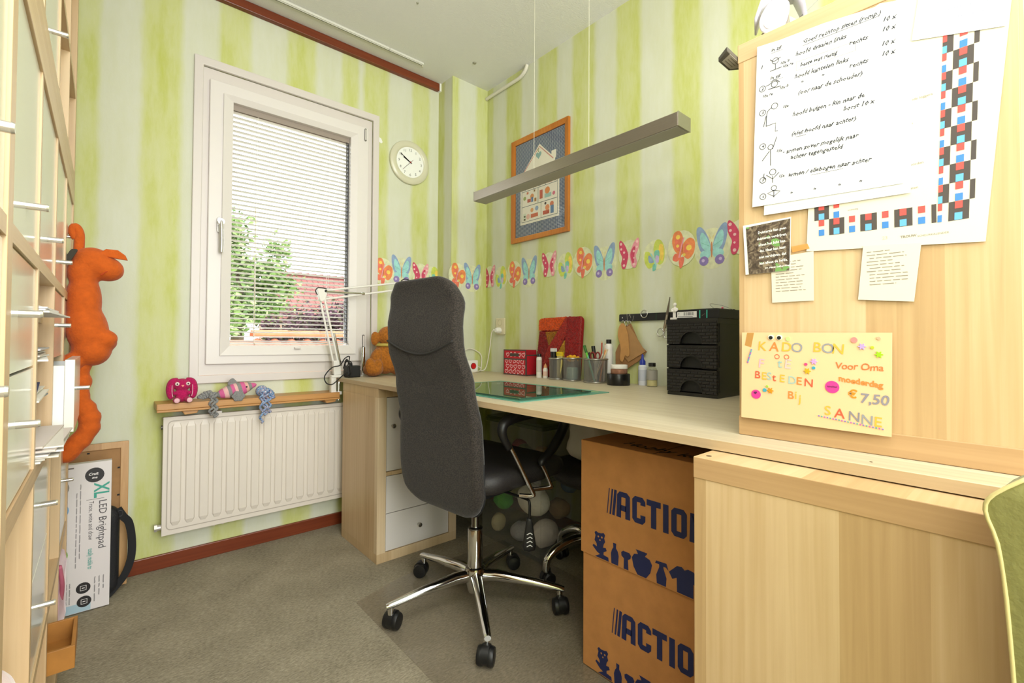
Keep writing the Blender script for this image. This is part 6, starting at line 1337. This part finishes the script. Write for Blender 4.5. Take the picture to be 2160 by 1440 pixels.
fR = Fr(FX_.p(bw, bh, .0004), FX_.u*-1, FX_.r)         # text runs downwards
bm = new(); letters(bm, fR, 'XL', .060, .078, -.048, .0004, bold=.0012, sx=.75); obj('title_print', bm, M('#3f9f8c', .6), bx)
bm = new(); letters(bm, fR, 'LED Brightpad', .032, .142, -.034, .0004, sx=.95); letters(bm, fR, 'Trace, write and draw', .019, .142, -.062, .0004, sx=.82); ribbon(bm, fR, [(.136, -.07), (.136, -.02)], .0012)
obj('subtitle_print', bm, M('#4a4648', .6), bx)
bm = new(); letters(bm, fR, 'totally mobile to', .020, .315, -.062, .0004, bold=.0004, sx=.55); obj('teal_print', bm, M('#5fa59a', .6), bx)
bm = new()
for a in (-.088, -.098): scribble(bm, fR, .075+(.03 if a < -.09 else 0), a, .27, .005, .0004, int(-a*1000))
for i in range(3): scribble(bm, fR, .42, -.045+.012*i, .09-.02*i, .006, .0004, 40+i)
for i in range(6): scribble(bm, fR, .425, -.112-.009*i, .075, .005, .0004, 60+i)
obj('fine_print', bm, M('#6e6a6a', .6), bx, kind='stuff')
for a, b, r in ((.072, -.0), (.0, 0))[:0]: pass
for aa, bb, nm in ((bw-.048, bh-.047, 'badge'), (bw-.073, .085, 'badge'), (bw-.070, .036, 'badge')):
    r = .027 if bb > .3 else .020
    bm = new(); flat(bm, FX_, circ(aa, bb, r, 20), .0005); q = obj(nm, bm, M('#221f20', .5), bx)
    bm = new()
    if bb > .3:
        letters(bm, FX_, 'Craft', .013, aa-.018, bb-.000, .0008, shear=.3, bold=.0003); letters(bm, FX_, 'me', .012, aa-.008, bb-.013, .0008, shear=.3, bold=.0003)
    else: ribbon(bm, FX_, rect(aa-.008, bb-.008, aa+.008, bb+.008), .002, .0008, closed=True); ribbon(bm, FX_, [(aa-.004, bb), (aa+.004, bb)], .003, .0008)
    obj('badge_print', bm, M('#e6e2e0', .6), q)
for i, (bb, c1_, c2_) in enumerate(((.455, '#8a8478', '#4a2f24'), (.375, '#6fa3cf', '#8fb8dc'), (.295, '#d6d2d0', '#b9b4b2'), (.215, '#7fae4a', '#4a6a8a'), (.13, '#cfcfcf', '#2a2626'))):
    bm = new(); flat(bm, FX_, circ(bw-.148, bb, .032, 24), .0005); q = obj('photo_dot', bm, M(c1_, .5), bx)
    bm = new(); flat(bm, FX_, [(bw-.148+.030*math.cos(t), bb+.030*math.sin(t)) for t in [(-20-140*k/10)*PI/180 for k in range(11)]], .0008); obj('photo_dot_print', bm, M(c2_, .5), q)
bm = new(); flat(bm, FX_, rect(bw-.12, .002, bw-.052, .032), .0004); obj('blue_field', bm, M('#a9c3cf', .6), bx)
bm = new(); flat(bm, FX_, rect(bw-.18, bh-.016, bw-.105, bh-.011), .0006); obj('grey_bar', bm, M('#6b5f5a', .6), bx)
bg = thing('shoulder_bag', 'black case with shoulder strap behind the white product box', 'bag', (.02, 2.42, 0))
bm = new(); pillow(bm, rrect(-.20, .002, .058, .35, .04), lambda a, b, c: V((a, 2.413+c, b)), .034); obj('body', bm, M('#17171a', .7, bump=.4, bs=200), bg, smooth=180)
bm = new()
sp_ = smooth_path([(.05, 2.40, .335), (.068, 2.40, .30), (.086, 2.402, .27), (.096, 2.402, .20), (.094, 2.40, .13), (.075, 2.398, .07), (.045, 2.395, .03), (.02, 2.39, .006)], 5)
rr = []
for i, p in enumerate(sp_):
    wv = V((.0, .0, 0)); d = (sp_[min(i+1, len(sp_)-1)]-sp_[max(i-1, 0)]).normalized(); s_ = d.cross(V((0, 1, 0))).normalized()*.013; t_ = V((0, .0015, 0)); rr.append([p+s_+t_, p-s_+t_, p-s_-t_, p+s_-t_])
rings(bm, rr); obj('strap', bm, M('#141416', .8), bg, smooth=60)
bm = new(); tube(bm, [(.058+.008*math.cos(t), 2.40, .315+.012*math.sin(t)) for t in [2*PI*i/12 for i in range(12)]], .0028, n=6, k=1, closed=True); obj('buckle', bm, M('#26262a', .4), bg, smooth=180)

# green paper bag at the right edge
gb = thing('green_bag', 'olive green cloth bag standing at the right edge before the floor shelf', 'bag', (.79, -.12, 0))
GRN = M('#7f7c47', .85, noise=.1, ns=30, bump=.3, bs=120, sheen=.2)
sec = []
pth = [(.0, .0, .02), (.2, .004, .02), (.4, .006, .021), (.6, .012, .026), (.72, .018, .032), (.78, .026, .038), (.815, .034, .047), (.835, .04, .04), (.86, .036, .012)]
bm = new(); rr = []
for z, b, e in pth:
    e = e-.002
    rr.append([V((.76-b*.6, e, z)), V((.795, e-.006-b*.1, z+.004)), V((.832, e-.012, z+.02*b)), V((.838, -.14, z)), V((.83, -.28, z)), V((.79, -.285, z)), V((.745-b*.3, -.28, z)), V((.728-b*.2, -.14, z))])
rings(bm, rr, 0, True, False); obj('fabric', bm, GRN, gb, smooth=70, mods=[('SOLIDIFY', {'thickness': .003})])
bm = new(); tube(bm, [r[0] for r in rr], .0022, n=6, k=3); obj('seam', bm, M('#cdbf86', .8), gb, smooth=180)

# toys on the board
FZ = .7305
bn = thing('crochet_bunny', 'magenta crocheted bunny with hanging ears on the wooden board', 'crochet toy', (.255, 2.45, FZ))
KN = lambda c: M(c, .95, noise=.2, ns=200, bump=.9, bs=330, sheen=.1)
MG = KN('#b80f58'); cx, cy = .255, 2.445
bm = new(); ball(bm, (cx, cy, FZ+.075), (.036, .03, .026)); ball(bm, (cx, cy, FZ+.032), (.026, .024, .032)); 
for s in (-1, 1): ball(bm, (cx+.020*s, cy-.028, FZ+.012), (.014, .028, .012), rot=Matrix.Rotation(.25*s, 3, 'Z')); ball(bm, (cx+.024*s, cy-.012, FZ+.040), (.012, .014, .009))
obj('body', bm, MG, bn, mods=REM(.0026, 4))
for s in (-1, 1):
    bm = new(); tube(bm, [(cx+.014*s, cy, FZ+.094), (cx+.034*s, cy-.004, FZ+.088), (cx+.042*s, cy-.006, FZ+.06), (cx+.040*s, cy-.008, FZ+.030), (cx+.034*s, cy-.010, FZ+.018)], .01, n=8, rad=lambda t: .006+.009*math.sin(PI*min(1, .15+t*.8))); er = obj('ear', bm, MG, bn, smooth=180)
    bm = new(); tube(bm, [(cx+.036*s, cy-.019, FZ+.075), (cx+.036*s, cy-.021, FZ+.045), (cx+.033*s, cy-.021, FZ+.026)], .0012, n=5); obj('ear_lining', bm, M('#efb9c6', .8), er)
    bm = new(); ball(bm, (cx+.019*s, cy-.027, FZ+.080), (.008, .004, .008), 12); ey = obj('eye_patch', bm, M('#ecd5cf', .8), bn, smooth=180)
    bm = new(); ball(bm, (cx+.019*s, cy-.031, FZ+.080), (.003, .0015, .0035), 8); obj('pupil', bm, BLACK, ey, smooth=180)
    bm = new(); ball(bm, (cx+.022*s, cy-.055, FZ+.0125), (.0105, .004, .0105), 12); obj('foot_pad', bm, M('#e6b3ba', .9), bn, smooth=180)
bm = new(); flat(bm, Fr((cx, cy-.032, FZ+.072), (1, 0, 0), (0, 0, 1)), heart(0, 0, .005, 0), 0); obj('nose', bm, M('#ef8f86', .7), bn)
dp = thing('crochet_dolphin', 'grey and pink striped crocheted dolphin lying on the wooden board', 'crochet toy', (.46, 2.45, FZ))
def stripy():
    m = bpy.data.materials.new('striped_yarn'); m.use_nodes = True; nt = m.node_tree; b = nt.nodes['Principled BSDF']; N = nt.nodes.new; L = nt.links.new
    tc = N('ShaderNodeTexCoord'); sp = N('ShaderNodeSeparateXYZ'); L(tc.outputs['Object'], sp.inputs[0]); mr = N('ShaderNodeMapRange'); mr.inputs['From Min'].default_value = -.085; mr.inputs['From Max'].default_value = .085; L(sp.outputs[0], mr.inputs[0])
    r = N('ShaderNodeValToRGB'); r.color_ramp.interpolation = 'CONSTANT'; e = r.color_ramp.elements; e[0].color = lin('#8f8c88')
    e[1].position = .94; e[1].color = lin('#d9679a')
    for t, c_ in ((.10, '#d9679a'), (.20, '#e9b9b4'), (.30, '#8f8c88'), (.38, '#d9679a'), (.46, '#e9b9b4'), (.53, '#8f8c88'), (.62, '#d9679a'), (.72, '#e6b7a8'), (.80, '#8f8c88'), (.88, '#d9679a')): k = e.new(t); k.color = lin(c_)
    L(mr.outputs[0], r.inputs[0]); L(r.outputs[0], b.inputs['Base Color']); b.inputs['Roughness'].default_value = .95
    n = N('ShaderNodeTexNoise'); n.inputs['Scale'].default_value = 330; L(tc.outputs['Object'], n.inputs['Vector']); bp = N('ShaderNodeBump'); bp.inputs['Strength'].default_value = .9; bp.inputs['Distance'].default_value = .003; L(n.outputs['Fac'], bp.inputs['Height']); L(bp.outputs[0], b.inputs['Normal'])
    return m
rt_ = Matrix.Rotation(math.radians(-12), 3, 'Y')
bm = new(); prf = [(.002, -.085), (.010, -.08), (.020, -.06), (.030, -.03), (.033, 0), (.029, .03), (.021, .052), (.012, .07), (.009, .08), (.004, .086)]
lathe(bm, prf, (0, 0, 0), 20, axis=(V((0, 1, 0)), V((0, 0, 1)), V((1, 0, 0))))
q = V((.46, 2.45, FZ+.038)); dob = obj('body', bm, stripy(), dp, smooth=180, local=True); dob.location = (0, 0, .038); dob.rotation_euler = (0, math.radians(-14), 0)
GY = KN('#8b8a88')
bm = new(); pillow(bm, spl([(-.018, 0), (-.012, .022), (0, .03), (.01, .024), (.022, 0)], 3, True), lambda a, b, c: V((.445+a, 2.45+c, FZ+.062+b)), .007); obj('back_fin', bm, GY, dp, smooth=180)
bm = new(); pillow(bm, [(.026*(1+.09*math.cos(6*t))*math.cos(t), .024*(1+.09*math.cos(6*t))*math.sin(t)) for t in [2*PI*i/36 for i in range(36)]], lambda a, b, c: V((.462+a, 2.405+c-.1*b, FZ+.014+b)), .004); obj('side_fin', bm, GY, dp, smooth=180)
bm = new(); ball(bm, (.498, 2.424, FZ+.052), (.004, .003, .004), 10); obj('eye', bm, BLACK, dp, smooth=180)
def curly(name, label, c, head_r, col, strands, cat='crochet toy'):
    t = thing(name, label, cat, (c[0], c[1], FZ)); rnd = random.Random(len(label))
    if head_r: bm = new(); ball(bm, (c[0], c[1]+.012, FZ+head_r), head_r, 16); obj('head', bm, col, t, smooth=180)
    for (x0, y0, z0), (x1, y1, z1), (x2, y2, z2) in strands:
        P = smooth_path([V((x0, y0, z0)), V((x1, y1, z1)), V((x2, y2, z2))], 14); L_ = []
        for i, p in enumerate(P):
            a = i*1.35; d = (P[min(i+1, len(P)-1)]-P[max(i-1, 0)]).normalized(); X, Y, _ = basis(d); L_.append(p+X*.0062*math.cos(a)+Y*.0062*math.sin(a))
        bm = new(); tube(bm, L_, .0052, n=7, k=2); obj('curl', bm, col, t, smooth=180)
    return t
yb = 2.408
curly('grey_curl_toy', 'grey curly yarn tentacles hanging over the board beside the bunny', (.345, 2.44), 0, KN('#8e8e8c'),
      [((.362, 2.44, FZ+.035), (.335, 2.43, FZ+.03), (.315, 2.428, FZ+.014)), ((.365, 2.43, FZ+.022), (.36, 2.415, FZ+.02), (.355, yb-.004, .67)), ((.37, 2.425, FZ+.026), (.374, 2.412, FZ+.018), (.376, yb-.004, .665)), ((.37, 2.43, FZ+.014), (.365, yb+.002, FZ+.012), (.367, yb-.012, .66)), ((.368, 2.445, FZ+.014), (.35, 2.43, FZ+.02), (.325, 2.43, FZ+.014))])
def variegated():
    m = bpy.data.materials.new('blue_variegated_yarn'); m.use_nodes = True; nt = m.node_tree; b = nt.nodes['Principled BSDF']; N = nt.nodes.new; L = nt.links.new
    tc = N('ShaderNodeTexCoord'); n = N('ShaderNodeTexNoise'); n.inputs['Scale'].default_value = 120; n.inputs['Detail'].default_value = 2; L(tc.outputs['Object'], n.inputs['Vector'])
    r = N('ShaderNodeValToRGB'); e = r.color_ramp.elements; e[0].position = .3; e[0].color = lin('#2f4a78'); e[1].position = .7; e[1].color = lin('#e3e3ea')
    for t, c_ in ((.42, '#6f93bd'), (.5, '#a7bcd2'), (.56, '#6a4a70')): k = e.new(t); k.color = lin(c_)
    L(n.outputs['Fac'], r.inputs[0]); L(r.outputs[0], b.inputs['Base Color']); b.inputs['Roughness'].default_value = .95
    return m
curly('blue_octopus', 'blue and white crocheted octopus with curls hanging over the board', (.565, 2.428), .027, variegated(),
      [((.56, 2.415, FZ+.03), (.557, yb-.002, FZ+.008), (.556, yb-.008, .615)), ((.575, 2.415, FZ+.03), (.578, yb-.002, FZ+.01), (.574, yb-.008, .655)), ((.585, 2.42, FZ+.032), (.592, yb+.002, FZ+.015), (.588, yb-.008, .66)), ((.57, 2.412, FZ+.028), (.568, yb-.004, FZ+.004), (.566, yb-.014, .65)), ((.58, 2.42, FZ+.035), (.602, 2.42, FZ+.02), (.607, 2.412, FZ-.006))])

# orange plush cat hanging from the shelf handle
ct = thing('plush_cat', 'large orange plush animal hanging from a shelf knob', 'plush toy', (-.04, 2.07, .64))
OR = M('#c0560e', .95, noise=.1, ns=60, bump=.5, bs=160, sheen=.1)
yc = 2.065
bm = new()
def bl_(x, y, z, r, rot=None): ball(bm, (x, yc+y, z), r, 20, rot)
RY = lambda d: Matrix.Rotation(math.radians(d), 3, 'Y')
bl_(-.03, 0, 1.25, (.055, .055, .05), RY(25)); bl_(.0, 0, 1.235, (.05, .05, .042), RY(20)); bl_(-.055, 0, 1.215, (.04, .05, .06))
bl_(-.052, 0, 1.12, (.046, .06, .10)); bl_(-.042, 0, 1.03, (.055, .07, .10), RY(-10)); bl_(-.03, 0, .965, (.052, .065, .055))
bl_(-.0, -.03, 1.0, (.036, .032, .03)); bl_(.012, .0, .985, (.022, .05, .024), RY(30))
bl_(-.075, -.02, .925, (.03, .035, .03))
obj('body', bm, OR, ct, mods=REM(.006, 5))
bm = new(); tube(bm, [(-.073, yc, 1.325), (-.082, yc-.002, 1.345), (-.076, yc-.004, 1.362), (-.066, yc-.002, 1.34), (-.066, yc, 1.28), (-.06, yc, 1.24)], .012, n=10, rad=lambda t: .011+.004*t); obj('raised_arm', bm, OR, ct, smooth=180)
bm = new(); pillow(bm, [(-.035, -.01), (-.01, .012), (.02, .012), (.04, -.004), (.046, -.02), (.02, -.018)], lambda a, b, c: V((.01+a, yc-.03+c, 1.284+b)), .006); obj('ear', bm, OR, ct, smooth=180)
bm = new(); pillow(bm, [(-.015, .01), (.005, .012), (.03, -.022), (.026, -.03), (.008, -.016)], lambda a, b, c: V((.015+a, yc+.0+c, 1.262+b)), .003); obj('red_ear_tip', bm, M('#c4201a', .6), ct, smooth=180)
bm = new(); pillow(bm, rrect(-.016, -.022, .016, .022, .008), lambda a, b, c: V((-.084+a*.55+b*.45, yc-.045+c, 1.262+b)), .003); obj('dark_patch', bm, M('#3a352c', .9), ct, smooth=180)
bm = new(); rnd = random.Random(2)
tp_ = smooth_path([(-.058, yc, .925), (-.056, yc, .86), (-.058, yc, .80), (-.038, yc, .762), (-.03, yc, .72), (-.046, yc, .68), (-.075, yc, .645), (-.085, yc, .63)], 4)
for i, p in enumerate(tp_): ball(bm, p, .027*(1+.16*math.sin(i*1.9)), 12)
obj('tail', bm, OR, ct, mods=REM(.006, 3))
bm = new(); tube(bm, [(.012, yc-.042, 1.225), (.0, yc-.045, 1.218), (-.012, yc-.046, 1.206)], .002, n=6); obj('mouth_seam', bm, M('#a83a08', .9), ct)
